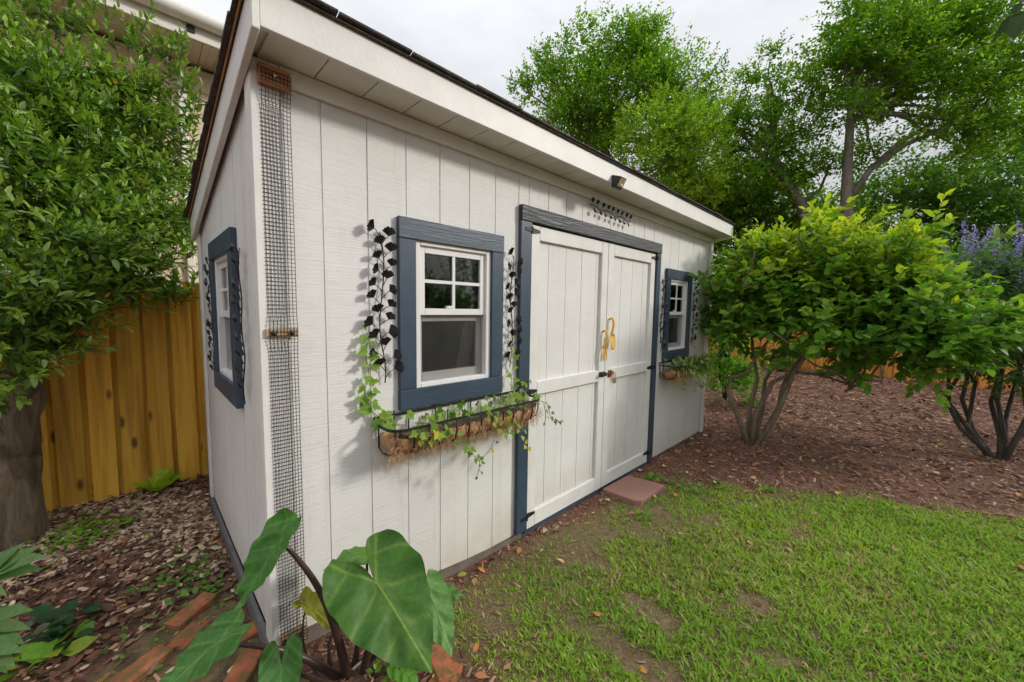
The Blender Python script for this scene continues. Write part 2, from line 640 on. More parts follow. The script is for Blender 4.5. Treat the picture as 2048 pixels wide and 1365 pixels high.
def lawn_amount(x, y):
    """1 on the lawn, 0 in the beds"""
    edge = 3.00 - (y + 0.55) * 0.80 + (vnoise(x, y, 1.7, 8) - 0.5) * 0.8 + (vnoise(x, y, 6.0, 18) - 0.5) * 0.35
    a = sstep(0.55, -0.40, x - edge)
    a = a * sstep(-0.04, -0.32, y + (vnoise(x, y, 2.4, 9) - 0.5) * 0.3)
    a = a * sstep(0.42, 0.85, x + 0.45 * (y + 0.45) + (vnoise(x, y, 3.0, 5) - 0.5) * 0.2)
    return a


def grass_density(x, y):
    a = lawn_amount(x, y)
    patch = 0.55 * vnoise(x, y, 2.3, 21) + 0.45 * vnoise(x, y, 6.0, 22)
    thin = sstep(-0.05, -1.0, y)                  # sparse by the shed
    return a * np.clip(sstep(0.27, 0.58, patch + 0.14 * thin), 0.16, 1) * (0.40 + 0.60 * thin)


def pale_chips(x, y):
    return sstep(0.9, 1.5, y + (vnoise(x, y, 2.0, 31) - 0.5) * 0.9) * sstep(0.12, -0.15, x + (y - 1.9) * 0.35) * sstep(-2.5, -1.5, x)


gx = np.concatenate([[-160, -90, -50, -28, -16, -9, -5, -3.4], np.arange(-2.6, 8.0, 0.05), np.arange(8.0, 16, 0.4), [18, 22, 28, 40, 60, 100, 170]])
gy = np.concatenate([[-160, -90, -50, -28, -16, -9, -6.5, -5.2], np.arange(-4.4, 3.4, 0.05), np.arange(3.4, 7, 0.4), [8, 12, 18, 28, 50, 90, 170]])
GX, GY = np.meshgrid(gx, gy)
GZ = ground_z(GX, GY)
far = (np.abs(GX) > 17) | (np.abs(GY) > 7.5)
GZ = np.where(far, 0.0, GZ)
nx, ny = len(gx), len(gy)
idx = np.arange(nx * ny).reshape(ny, nx)
Fg = np.stack([idx[:-1, :-1], idx[:-1, 1:], idx[1:, 1:], idx[1:, :-1]], -1).reshape(-1, 4)
Vg = np.stack([GX, GY, GZ], -1).reshape(-1, 3)
la = lawn_amount(Vg[:, 0], Vg[:, 1])
pc = pale_chips(Vg[:, 0], Vg[:, 1])
tint = np.stack([la, pc, np.zeros_like(la)], -1)
m, n, l, b, out = nodes_of('ground')
at_ = n.new('ShaderNodeAttribute')
at_.attribute_name = 'tint'
sp = n.new('ShaderNodeSeparateColor')
l.new(at_.outputs['Color'], sp.inputs[0])
v = coords(n, l)
mulch_n = noise_node(n, l, v, 55, 7, 0.75, 0.6)
big_n = noise_node(n, l, v, 1.8, 4, 0.6)
mulch_c = ramp(n, l, mulch_n, [(0.30, (0.055, 0.026, 0.017)), (0.52, (0.20, 0.098, 0.064)), (0.74, (0.40, 0.22, 0.15))])
mulch_c = mixc(n, l, 1.0, mulch_c, ramp(n, l, big_n, [(0.3, (0.8, 0.78, 0.78)), (0.7, (1.2, 1.18, 1.18))]), 'MULTIPLY')
soil_n = noise_node(n, l, v, 30, 7, 0.75)
soil_c = ramp(n, l, soil_n, [(0.3, (0.10, 0.062, 0.034)), (0.55, (0.23, 0.155, 0.088)), (0.75, (0.40, 0.29, 0.17))])
grass_n = noise_node(n, l, v, 9, 6, 0.7)
soil_c = mixc(n, l, ramp(n, l, grass_n, [(0.52, (0, 0, 0)), (0.66, (0.40, 0.40, 0.40))]), soil_c, (0.15, 0.22, 0.035))
chip_c = ramp(n, l, noise_node(n, l, v, 48, 7, 0.75, 0.5), [(0.32, (0.13, 0.09, 0.065)), (0.5, (0.44, 0.33, 0.25)), (0.72, (0.70, 0.58, 0.47))])
c = mixc(n, l, sp.outputs[0], mulch_c, soil_c)
c = mixc(n, l, sp.outputs[1], c, chip_c)
l.new(c, b.inputs['Base Color'])
b.inputs['Roughness'].default_value = 0.95
bump(n, l, b, mulch_n, 0.9, 0.03)
ground = arr_mesh('ground', Vg, Fg, 'ground', tint=tint, smooth=True)
tag(ground, 'brown mulch beds and patchy lawn soil around the shed', kind='structure')

# ------------------------------------------------------------------ the shed
W, D = 5.0, 1.86
SOFF = 2.535          # soffit underside
YF = -0.225           # front face of fascia
SLOPE = 0.21
shed = thing('garden_shed', 'white vertical-sided garden shed with slate blue trim and sloping roof', 'shed', (0, 0, 0))


def zb(x):            # foot of the siding follows the slope of the yard
    return float(0.115 - 0.115 * sstep(0.0, 1.35, x))


def roof_under(y):    # line of the siding top on the end wall
    return 2.60 - SLOPE * (y - YF)


def cut_columns(a, b_, openings):
    xs = sorted({a, b_, *[q for o in openings for q in o[:2] if a < q < b_]})
    for p, q in zip(xs[:-1], xs[1:]):
        mid = (p + q) / 2
        yield p, q, [o for o in openings if o[0] < mid < o[1]]


def wall_piece(name, mat, xf, a, b_, n0, n1, zlo, zhi, openings, parent):
    """one board (or sheet) with holes; separate bits above and below a hole become separate boards"""
    cols = list(cut_columns(a, b_, openings))
    full = all(len(c[2]) for c in cols)
    groups = {'one': MB(xf)} if not full else {'lo': MB(xf), 'hi': MB(xf)}
    for p, q, ops in cols:
        def slab(mb, za, zc, zb2):
            mb.add([(p, n0, za), (q, n0, zc), (q, n1, zc), (p, n1, za), (p, n0, zb2(p)), (q, n0, zb2(q)), (q, n1, zb2(q)), (p, n1, zb2(p))],
                   [(0, 3, 2, 1), (4, 5, 6, 7), (0, 1, 5, 4), (1, 2, 6, 5), (2, 3, 7, 6), (3, 0, 4, 7)])
        if not ops:
            slab(groups['one'] if not full else groups['lo'], zlo(p), zlo(q), zhi)
        else:
            o = ops[0]
            if o[2] > zlo(p) + 0.01:
                slab(groups['lo' if full else 'one'], zlo(p), zlo(q), lambda x, o=o: o[2])
            slab(groups['hi' if full else 'one'], o[3], o[3], zhi)
    for g in groups.values():
        if g.v:
            g.build(name, mat, parent)


W1 = (0.591, 1.312)
W2 = (3.68, 4.362)
WZ = (1.048, 2.038)
DX = (1.4615, 3.5107)
DZ = 2.265
OPEN_F = [(W1[0] + 0.095, W1[1] - 0.10, WZ[0] + 0.09, WZ[1] - 0.09), (W2[0] + 0.095, W2[1] - 0.10, WZ[0] + 0.09, WZ[1] - 0.09),
          (DX[0] + 0.05, DX[1] - 0.05, -1, DZ - 0.06)]
FR = lambda u, n_, z: (u, -n_, z)               # front wall: n outward
SD = lambda u, n_, z: (-n_, u, z)               # left end wall
G = 0.2032
edges = [0.09] + [0.243 + G * i for i in range(7)] + [1.56]
edges += [1.56 + G * i for i in range(1, 17)] + [W - 0.08]
edges = sorted(e for e in edges if e <= W - 0.08)
edges = [e for i, e in enumerate(edges) if i == 0 or e - edges[i - 1] > 0.05]
for a, b_ in zip(edges[:-1], edges[1:]):
    wall_piece('siding_board', 'siding', FR, a + 0.0032, b_ - 0.0032, -0.013, rnd.uniform(-0.0008, 0.0008), zb, lambda x: SOFF, OPEN_F, shed)
wall_piece('wall_sheathing', 'groove_paint', FR, 0.02, W - 0.02, -0.03, -0.0045, lambda x: zb(x) + 0.004, lambda x: SOFF, OPEN_F, shed)
# end wall
SWY = (0.461, 1.208)
SWZ = (1.068, 1.955)
OPEN_S = [(SWY[0] + 0.095, SWY[1] - 0.095, SWZ[0] + 0.09, SWZ[1] - 0.09)]
se = [0.075] + [0.075 + G * i for i in range(1, 9)] + [D - 0.07]
for a, b_ in zip(se[:-1], se[1:]):
    wall_piece('siding_board', 'siding', SD, a + 0.0032, b_ - 0.0032, -0.013, rnd.uniform(-0.0008, 0.0008), lambda x: 0.115, roof_under, OPEN_S, shed)
wall_piece('wall_sheathing', 'groove_paint', SD, 0.03, D - 0.02, -0.03, -0.0045, lambda x: 0.119, roof_under, OPEN_S, shed)
# back and right end walls, floor (seen only through the windows)
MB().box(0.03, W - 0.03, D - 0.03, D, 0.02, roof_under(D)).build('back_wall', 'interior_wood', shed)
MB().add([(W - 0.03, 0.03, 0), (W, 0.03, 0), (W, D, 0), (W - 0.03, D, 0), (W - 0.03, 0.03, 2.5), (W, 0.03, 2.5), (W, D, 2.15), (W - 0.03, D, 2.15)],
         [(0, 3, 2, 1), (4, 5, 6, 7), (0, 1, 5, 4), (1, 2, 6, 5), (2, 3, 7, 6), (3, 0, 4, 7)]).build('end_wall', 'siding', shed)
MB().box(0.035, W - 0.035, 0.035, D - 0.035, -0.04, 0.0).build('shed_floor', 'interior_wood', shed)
# corner boards: front leaf and side leaf
MB().box(-0.016, 0.085, -0.018, -0.0005, 0.075, SOFF - 0.004).build('corner_board', 'trim_white', shed, bevel=0.003)
MB().add([(-0.018, 0.0, 0.09), (-0.0005, 0.0, 0.09), (-0.0005, 0.07, 0.09), (-0.018, 0.07, 0.09), (-0.018, 0.0, 2.50), (-0.0005, 0.0, 2.50), (-0.0005, 0.07, 2.48), (-0.018, 0.07, 2.48)],
         [(0, 3, 2, 1), (4, 5, 6, 7), (0, 1, 5, 4), (1, 2, 6, 5), (2, 3, 7, 6), (3, 0, 4, 7)]).build('corner_board', 'trim_white', shed, bevel=0.003)
MB().box(W - 0.082, W + 0.016, -0.018, -0.0005, -0.01, SOFF - 0.004).build('corner_board', 'trim_white', shed, bevel=0.003)
MB().box(-0.018, -0.0005, D - 0.075, D + 0.01, 0.10, roof_under(D) - 0.02).build('corner_board', 'trim_white', shed, bevel=0.003)
# frieze under the soffit, soffit boards
MB().box(0.087, W - 0.084, -0.022, 0.0, 2.462, SOFF - 0.002).build('frieze_board', 'trim_white', shed, bevel=0.003)
sx = 0.012
i = 0
while sx < W + 0.02:
    e = min(sx + G, W + 0.02)
    MB().box(sx + 0.003, e - 0.003, YF + 0.024, 0.02, SOFF + rnd.uniform(0, 0.0015), SOFF + 0.012).build('soffit_board', 'soffit_paint', shed)
    sx = e
    i += 1
MB().box(-0.01, W + 0.02, YF + 0.025, 0.02, SOFF + 0.0135, SOFF + 0.02).build('soffit_backing', 'groove_paint', shed)
# fascia and rakes
FT = SOFF + 0.122


def rk(y):
    return FT + 0.008 - SLOPE * (y - YF)


def rake(x0, x1, name='rake_board'):
    ya, yb = YF - 0.002, D + 0.07
    lo = 0.135
    MB().add([(x0, ya, SOFF + 0.02 - 0.04), (x1, ya, SOFF + 0.02 - 0.04), (x1, yb, rk(yb) - lo - 0.02), (x0, yb, rk(yb) - lo - 0.02), (x0, ya, rk(ya)), (x1, ya, rk(ya)), (x1, yb, rk(yb)), (x0, yb, rk(yb))],
             [(0, 3, 2, 1), (4, 5, 6, 7), (0, 1, 5, 4), (1, 2, 6, 5), (2, 3, 7, 6), (3, 0, 4, 7)]).build(name, 'trim_white', shed, bevel=0.003)


rake(-0.044, -0.019)
rake(W + 0.019, W + 0.044)
MB().box(-0.0185, W + 0.0185, YF, YF + 0.022, SOFF - 0.006, FT + 0.009).build('fascia_board', 'trim_white', shed, bevel=0.002)
# roof deck and shingles
roof = MB().add([(-0.05, YF - 0.015, FT + 0.011), (W + 0.05, YF - 0.015, FT + 0.011), (W + 0.05, D + 0.09, FT + 0.011 - SLOPE * (D + 0.09 - YF)), (-0.05, D + 0.09, FT + 0.011 - SLOPE * (D + 0.09 - YF)),
                 (-0.05, YF - 0.015, FT + 0.0155), (W + 0.05, YF - 0.015, FT + 0.0155), (W + 0.05, D + 0.09, FT + 0.0155 - SLOPE * (D + 0.09 - YF)), (-0.05, D + 0.09, FT + 0.0155 - SLOPE * (D + 0.09 - YF))],
                [(0, 3, 2, 1), (4, 5, 6, 7), (0, 1, 5, 4), (1, 2, 6, 5), (2, 3, 7, 6), (3, 0, 4, 7)]).build('roof', 'shingle', shed)
MB().add([(-0.056, YF - 0.01, FT + 0.006), (-0.051, YF - 0.01, FT + 0.006), (-0.051, D + 0.08, FT + 0.006 - SLOPE * (D + 0.08 - YF)), (-0.056, D + 0.08, FT + 0.006 - SLOPE * (D + 0.08 - YF)),
          (-0.056, YF - 0.01, FT + 0.0165), (-0.051, YF - 0.01, FT + 0.0165), (-0.051, D + 0.08, FT + 0.0165 - SLOPE * (D + 0.08 - YF)), (-0.056, D + 0.08, FT + 0.0165 - SLOPE * (D + 0.08 - YF))],
         [(0, 3, 2, 1), (4, 5, 6, 7), (0, 1, 5, 4), (1, 2, 6, 5), (2, 3, 7, 6), (3, 0, 4, 7)]).build('deck_edge', 'roof_edge_wood', roof)


def tilt_box(mb, x0, x1, y0, y1, z0, t, zt=0.0):
    def zz(y):
        return FT + z0 - SLOPE * (y - YF)
    mb.add([(x0, y0, zz(y0) + zt), (x1, y0, zz(y0) + zt), (x1, y1, zz(y1)), (x0, y1, zz(y1)), (x0, y0, zz(y0) + t + zt), (x1, y0, zz(y0) + t + zt), (x1, y1, zz(y1) + t), (x0, y1, zz(y1) + t)],
           [(0, 3, 2, 1), (4, 5, 6, 7), (0, 1, 5, 4), (1, 2, 6, 5), (2, 3, 7, 6), (3, 0, 4, 7)])


sx = -0.075
while sx < W + 0.05:                                    # tabs of the front course, one by one
    e = min(sx + rnd.uniform(0.24, 0.36), W + 0.075)
    mb = MB()
    tilt_box(mb, sx + 0.003, e - 0.003, YF - 0.022 - rnd.uniform(0, 0.014), -0.03, 0.0170, rnd.uniform(0.006, 0.011), rnd.uniform(-0.001, 0.003))
    mb.build('shingle', 'shingle', roof)
    sx = e
yy = -0.02
while yy < D + 0.05:                                    # the courses behind, ends stepping down the rake
    mb = MB()
    tilt_box(mb, -0.075 - rnd.uniform(0, 0.012), W + 0.075, yy - 0.01, min(yy + 0.145, D + 0.12), 0.0172 + rnd.uniform(0, 0.003), 0.012)
    mb.build('shingle_course', 'shingle', roof)
    yy += 0.14
for _ in range(9):                                      # bits of lifted paint under the drip edge
    x = rnd.uniform(0.15, 2.2)
    w = rnd.uniform(0.02, 0.07)
    MB().prism([(x, FT + 0.012), (x + w, FT + 0.011), (x + w * 0.8, FT + 0.024), (x + w * 0.2, FT + 0.022)], YF - 0.006, YF - 0.001).build('paint_flake', 'paint_flake', shed)
# skirt boards
mb = MB()
for p, q in zip(np.linspace(-0.005, W, 26)[:-1], np.linspace(-0.005, W, 26)[1:]):
    mb.add([(p, 0.010, -0.2), (q, 0.010, -0.2), (q, 0.05, -0.2), (p, 0.05, -0.2), (p, 0.010, zb(p) + 0.03), (q, 0.010, zb(q) + 0.03), (q, 0.05, zb(q) + 0.03), (p, 0.05, zb(p) + 0.03)],
           [(0, 1, 5, 4), (4, 5, 6, 7), (2, 3, 7, 6)])
mb.build('skirt_board', 'skirt', shed)
MB().box(-0.026, -0.006, -0.006, D, -0.15, 0.118).build('skirt_board', 'skirt_side', shed, bevel=0.002)


# windows
def make_window(xf, u0, u1, z0, z1, side=False):
    cw = 0.098
    win = MB(xf).box(u0 + cw - 0.002, u1 - cw + 0.002, -0.055, 0.012, z0 + cw * 0.92, z0 + cw * 0.92 + 0.034)
    fu0, fu1, fz0, fz1 = u0 + cw - 0.002, u1 - cw + 0.002, z0 + 0.091, z1 - 0.091
    mb = MB(xf)
    t = 0.036
    for a in ((fu0, fu0 + t, fz0, fz1), (fu1 - t, fu1, fz0, fz1), (fu0 + t, fu1 - t, fz1 - t, fz1), (fu0 + t, fu1 - t, fz0, fz0 + t)):
        mb.box(a[0], a[1], -0.07, 0.012, a[2], a[3])
    w = mb.build('window', 'vinyl', shed, bevel=0.003)
    hm, vm = ('slate_h', 'slate_v')
    MB(xf).box(u0, u1, 0.001, 0.030, z1 - 0.105, z1).build('casing_board', hm, w, bevel=0.003)
    MB(xf).box(u0, u1, 0.001, 0.031, z0, z0 + 0.105).build('casing_board', hm, w, bevel=0.003)
    MB(xf).box(u0 + 0.001, u0 + cw, 0.001, 0.028, z0 + 0.1065, z1 - 0.1065).build('casing_board', vm, w, bevel=0.003)
    MB(xf).box(u1 - cw, u1 - 0.001, 0.001, 0.028, z0 + 0.1065, z1 - 0.1065).build('casing_board', vm, w, bevel=0.003)
    iu0, iu1, iz0, iz1 = fu0 + t, fu1 - t, fz0 + t, fz1 - t
    zm = iz0 + (iz1 - iz0) * 0.50
    s = 0.036
    # upper sash, outer track
    mb = MB(xf)
    for a in ((iu0, iu0 + s, zm, iz1), (iu1 - s, iu1, zm, iz1), (iu0 + s, iu1 - s, iz1 - s, iz1), (iu0 + s, iu1 - s, zm, zm + s)):
        mb.box(a[0], a[1], -0.030, -0.004, a[2], a[3])
    mb.build('upper_sash', 'vinyl', w, bevel=0.002)
    um = (iu0 + iu1) / 2
    zc = (zm + s + iz1 - s) / 2
    MB(xf).box(um - 0.009, um + 0.009, -0.016, -0.007, zm + s, iz1 - s).build('muntin', 'vinyl', w)
    MB(xf).box(iu0 + s, iu1 - s, -0.0155, -0.0065, zc - 0.009, zc + 0.009).build('muntin', 'vinyl', w)
    us = [(iu0 + s, um), (um, iu1 - s)]
    zs = [(zm + s, zc), (zc, iz1 - s)]
    for a in us:
        for c_ in zs:
            MB(xf).box(a[0], a[1], -0.022, -0.018, c_[0], c_[1]).build('pane', 'glass', w)
    # lower sash, inner track, insect screen outside it
    mb = MB(xf)
    for a in ((iu0, iu0 + s, iz0, zm), (iu1 - s, iu1, iz0, zm), (iu0 + s, iu1 - s, zm - s, zm), (iu0 + s, iu1 - s, iz0, iz0 + s * 1.3)):
        mb.box(a[0], a[1], -0.066, -0.036, a[2], a[3])
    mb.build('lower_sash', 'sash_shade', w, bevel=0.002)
    MB(xf).box(iu0 + s, iu1 - s, -0.055, -0.051, iz0 + s * 1.3, zm - s).build('pane', 'glass', w)
    MB(xf).box(iu0 + 0.002, iu1 - 0.002, -0.0215, -0.0200, iz0 + 0.002, zm - 0.001).build('insect_screen', 'screen_glass', w)
    MB(xf).box(um - 0.05, um - 0.005, -0.030, -0.0025, zm + s, zm + s + 0.016).build('sash_lock', 'vinyl', w, bevel=0.002)
    return w


make_window(FR, W1[0], W1[1], WZ[0], WZ[1])
make_window(FR, W2[0], W2[1], WZ[0], WZ[1])
make_window(SD, SWY[0], SWY[1], SWZ[0], SWZ[1], True)

# doors
PW = 0.105
MB(FR).box(DX[0], DX[0] + PW, 0.001, 0.030, 0.004, DZ - 0.1005).build('door_casing', 'slate_v', shed, bevel=0.003)
MB(FR).box(DX[1] - PW + 0.02, DX[1], 0.001, 0.030, 0.004, DZ - 0.1005).build('door_casing', 'slate_v', shed, bevel=0.003)
MB(FR).box(DX[0], DX[1], 0.001, 0.036, DZ - 0.1, DZ).build('door_header', 'slate_header', shed, bevel=0.004)
MB(FR).box(DX[0] + PW, DX[1] - PW + 0.02, -0.02, 0.008, -0.035, 0.0).build('threshold', 'slate_h', shed)


def door(x0, x1, hinge_left, z0=-0.004, z1=DZ - 0.108):
    st = 0.092
    mb = MB(FR)
    d = mb.box(x0, x1, -0.032, -0.0160, z0 + 0.004, z1).build('door', 'groove_paint', shed)
    k = 4
    a0, a1 = x0 + st - 0.01, x1 - st + 0.01
    stp = (a1 - a0) / 4.6
    off = a0 - rnd.uniform(0.03, 0.08)
    e = [a0] + [off + 0.2032 * i for i in range(1, 6) if a0 + 0.03 < off + 0.2032 * i < a1 - 0.03] + [a1]
    for p, q in zip(e[:-1], e[1:]):
        MB(FR).box(p + 0.0028, q - 0.0028, -0.0158, -0.0115 + rnd.uniform(-0.0006, 0.0006), z0 + 0.05, z1 - 0.05).build('panel_board', 'siding', d)
    MB(FR).box(x0, x0 + st, -0.0155, 0.0125, z0, z1).build('stile', 'trim_white', d, bevel=0.003)
    MB(FR).box(x1 - st, x1, -0.0155, 0.0125, z0, z1).build('stile', 'trim_white', d, bevel=0.003)
    for za, zc in ((z1 - 0.098, z1 - 0.001), (0.972, 1.068), (z0 + 0.001, z0 + 0.115)):
        MB(FR).box(x0 + st + 0.001, x1 - st - 0.001, -0.0155, 0.012, za, zc).build('rail', 'trim_white', d, bevel=0.003)
    for hz in (2.115, 1.005, 0.10):
        xh = x0 - 0.004 if hinge_left else x1 + 0.004
        sg = 1 if hinge_left else -1
        mb = MB(FR)
        mb.prism([(xh, hz - 0.022), (xh + sg * 0.085, hz - 0.010), (xh + sg * 0.098, hz), (xh + sg * 0.085, hz + 0.010), (xh, hz + 0.022)], 0.0130, 0.0175)
        mb.prism([(xh - sg * 0.066, hz - 0.010), (xh - sg * 0.01, hz - 0.016), (xh - sg * 0.01, hz + 0.016), (xh - sg * 0.066, hz + 0.010)], 0.0310, 0.0345)
        mb.tube([(xh - sg * 0.004, 0.033, hz - 0.022), (xh - sg * 0.004, 0.033, hz + 0.022)], 0.006, 8)
        mb.build('hinge', 'black_metal', d)
    return d


GAP = 2.545
dl = door(DX[0] + PW + 0.006, GAP - 0.003, True)
dr = door(GAP + 0.003, DX[1] - PW + 0.014, False)
# barrel bolt over the gap
mb = MB(FR)
mb.box(GAP - 0.085, GAP - 0.010, 0.013, 0.018, 1.010, 1.052)
mb.tube([(GAP - 0.09, 0.030, 1.031), (GAP + 0.115, 0.030, 1.033)], 0.0075, 8)
for xq in (GAP - 0.075, GAP - 0.025):
    mb.box(xq, xq + 0.016, 0.0175, 0.040, 1.016, 1.047)
mb.box(GAP - 0.09, GAP - 0.080, 0.022, 0.058, 1.018, 1.046)
mb.build('barrel_bolt', 'black_metal', dl)
mb = MB(FR)
mb.box(GAP + 0.055, GAP + 0.110, 0.013, 0.019, 0.992, 1.055)
mb.box(GAP + 0.065, GAP + 0.10, 0.0185, 0.042, 1.018, 1.048)
mb.build('bolt_keeper', 'rust', dr)
pl = thing('padlock', 'small brass padlock hanging from the black bolt on the shed doors', 'padlock', (GAP + 0.135, -0.03, 0.945))
mb = MB(FR).box(GAP + 0.112, GAP + 0.158, 0.020, 0.040, 0.935, 0.985)
mb.build('lock_body', 'brass', pl, bevel=0.004)
arc = [(GAP + 0.135 + 0.016 * math.cos(q), 0.030, 1.015 + 0.022 * math.sin(q)) for q in np.linspace(0, PI, 9)]
MB(FR).tube([(GAP + 0.151, 0.030, 0.984)] + arc + [(GAP + 0.119, 0.030, 0.984)], 0.0035, 6).build('shackle', 'zinc', pl, smooth=True)

# garden tools screwed on as door pulls
fk = thing('hand_fork', 'yellow three-pronged hand fork fixed to the left shed door as a pull', 'garden fork', (GAP - 0.045, -0.02, 1.16))
x = GAP - 0.045
hp = [(x, 0.014, 1.405), (x, 0.040, 1.412), (x + 0.004, 0.046, 1.395), (x + 0.006, 0.052, 1.355), (x + 0.004, 0.046, 1.315), (x, 0.040, 1.288), (x, 0.020, 1.275)]
MB(FR).tube(hp, [0.010, 0.011, 0.012, 0.012, 0.011, 0.009, 0.008], 8).build('handle', 'yellow_paint', fk, smooth=True)
MB(FR).tube([(x - 0.036, 0.022, 1.262), (x - 0.018, 0.022, 1.272), (x, 0.022, 1.276), (x + 0.018, 0.022, 1.272), (x + 0.036, 0.022, 1.262)], 0.007, 8).build('crossbar', 'yellow_paint', fk, smooth=True)
for dx in (-0.034, 0, 0.034):
    MB(FR).tube([(x + dx, 0.022, 1.268), (x + dx * 1.05, 0.030, 1.22), (x + dx * 1.1, 0.034, 1.175), (x + dx * 1.1, 0.028, 1.150)], [0.006, 0.0062, 0.005, 0.002], 6).build('prong', 'yellow_paint', fk, smooth=True)
tw = thing('hand_trowel', 'yellow hand trowel fixed to the right shed door as a pull', 'trowel', (GAP + 0.05, -0.02, 1.25))
x = GAP + 0.052
hp = [(x, 0.014, 1.510), (x, 0.038, 1.518), (x + 0.004, 0.046, 1.500), (x + 0.006, 0.052, 1.460), (x + 0.004, 0.046, 1.420), (x, 0.042, 1.392), (x, 0.030, 1.375)]
MB(FR).tube(hp, [0.010, 0.011, 0.012, 0.012, 0.011, 0.009, 0.008], 8).build('handle', 'yellow_paint', tw, smooth=True)
mb = MB(FR)
rows = [(1.380, 0.012, 0.030), (1.370, 0.036, 0.032), (1.345, 0.042, 0.036), (1.30, 0.038, 0.042), (1.265, 0.026, 0.044), (1.240, 0.006, 0.042)]
vs_, fs_ = [], []
for (z, hw, yo) in rows:
    for j in range(7):
        t = j / 6 * 2 - 1
        vs_.append((x + t * hw, yo + 0.020 * t * t, z))
for (z, hw, yo) in rows:
    for j in range(7):
        t = j / 6 * 2 - 1
        vs_.append((x + t * hw, yo + 0.020 * t * t - 0.003, z))
nr = len(rows)
for i in range(nr - 1):
    for j in range(6):
        a = i * 7 + j
        fs_.append((a, a + 1, a + 8, a + 7))
        b2 = a + nr * 7
        fs_.append((b2 + 7, b2 + 8, b2 + 1, b2))
for i in range(nr - 1):
    for j in (0, 6):
        a = i * 7 + j
        fs_.append((a, a + 7, a + 7 + nr * 7, a + nr * 7))
mb.add(vs_, fs_).build('blade', 'yellow_paint', tw, smooth=True)

# flood lamp on the fascia
lp = thing('flood_lamp', 'small black solar flood lamp fixed low on the white fascia', 'lamp', (2.26, YF, SOFF))
mb = MB()
lx0, lx1, yq = 2.205, 2.305, YF
mb.add([(lx0, yq - 0.001, 2.495), (lx1, yq - 0.001, 2.495), (lx1, yq - 0.001, 2.585), (lx0, yq - 0.001, 2.585),
        (lx0 + 0.006, yq - 0.035, 2.492), (lx1 - 0.006, yq - 0.035, 2.492), (lx1 - 0.006, yq - 0.075, 2.560), (lx0 + 0.006, yq - 0.075, 2.560)],
       [(0, 1, 2, 3), (4, 7, 6, 5), (0, 4, 5, 1), (3, 2, 6, 7), (0, 3, 7, 4), (1, 5, 6, 2)])
mb.build('lamp_housing', 'lamp_housing', lp, bevel=0.003)
MB().add([(lx0 + 0.014, yq - 0.0395, 2.500), (lx1 - 0.014, yq - 0.0395, 2.500), (lx1 - 0.014, yq - 0.0710, 2.5535), (lx0 + 0.014, yq - 0.0710, 2.5535),
          (lx0 + 0.014, yq - 0.0435, 2.498), (lx1 - 0.014, yq - 0.0435, 2.498), (lx1 - 0.014, yq - 0.0750, 2.5515), (lx0 + 0.014, yq - 0.0750, 2.5515)],
         [(0, 3, 2, 1), (4, 5, 6, 7), (0, 1, 5, 4), (1, 2, 6, 5), (2, 3, 7, 6), (3, 0, 4, 7)]).build('lamp_lens', 'lamp_lens', lp)
MB().tube([(2.255, yq - 0.050, 2.512), (2.255, yq - 0.062, 2.498)], [0.012, 0.008], 8).build('motion_sensor', 'vinyl', lp, smooth=True)

# ------------------------------------------------------------------ netting strip up the corner
nt = thing('plastic_netting', 'black plastic netting strip running up the shed corner on wooden blocks', 'netting', (0.06, -0.04, 0.1))
mb = MB(FR)
nx0, nx1, nz0, nz1 = 0.018, 0.118, 0.085, 2.500
nn = 8


def nety(z):
    return 0.0225 + 0.0015 * math.sin(z * 2.3) + 0.012 * math.exp(-((z - 1.47) / 0.05) ** 2) + 0.026 * math.exp(-((z - 2.47) / 0.07) ** 2) + 0.012 * math.exp(-((z - 0.12) / 0.06) ** 2)


zs = np.arange(nz0, nz1, 0.0158)
for i in range(nn + 1):
    xq = nx0 + (nx1 - nx0) * i / nn
    pts = [(xq + 0.0012 * math.sin(z * 3.1 + i) + 0.008 * math.sin(z * 1.1) * 0.3, nety(z), float(z)) for z in np.arange(nz0, nz1 + 0.01, 0.03)]
    mb.tube(pts, 0.0013, 4)
for z in zs:
    zt = rnd.uniform(-0.001, 0.001)
    mb.tube([(nx0 - 0.004, nety(z), z + zt), ((nx0 + nx1) / 2, nety(z) + 0.001, z), (nx1 + 0.004, nety(z), z - zt)], 0.0014, 4)
mb.build('net', 'netting', nt)
for za, zc, m_, x0, x1 in ((2.432, 2.505, 'rust_wood', 0.010, 0.118), (1.452, 1.488, 'raw_wood', 0.004, 0.122), (0.085, 0.155, 'raw_wood', 0.012, 0.118)):
    t = 0.030 if za < 2 else 0.044
    blk = MB(FR).box(x0, x1, 0.0185, t, za, zc).build('wood_block', m_, nt, bevel=0.002)
    zc_ = (za + zc) / 2
    if za < 2:
        for xq in (0.032, 0.098):
            MB(FR).tube([(xq, 0.031, zc_), (xq, 0.040, zc_), (xq, 0.044, zc_)], [0.0095, 0.0095, 0.005], 10).build('bolt_head', 'black_metal', blk, smooth=True)
    else:
        MB(FR).tube([(0.062, 0.050, zc_), (0.062, 0.056, zc_)], 0.005, 8).build('screw_head', 'zinc', blk)

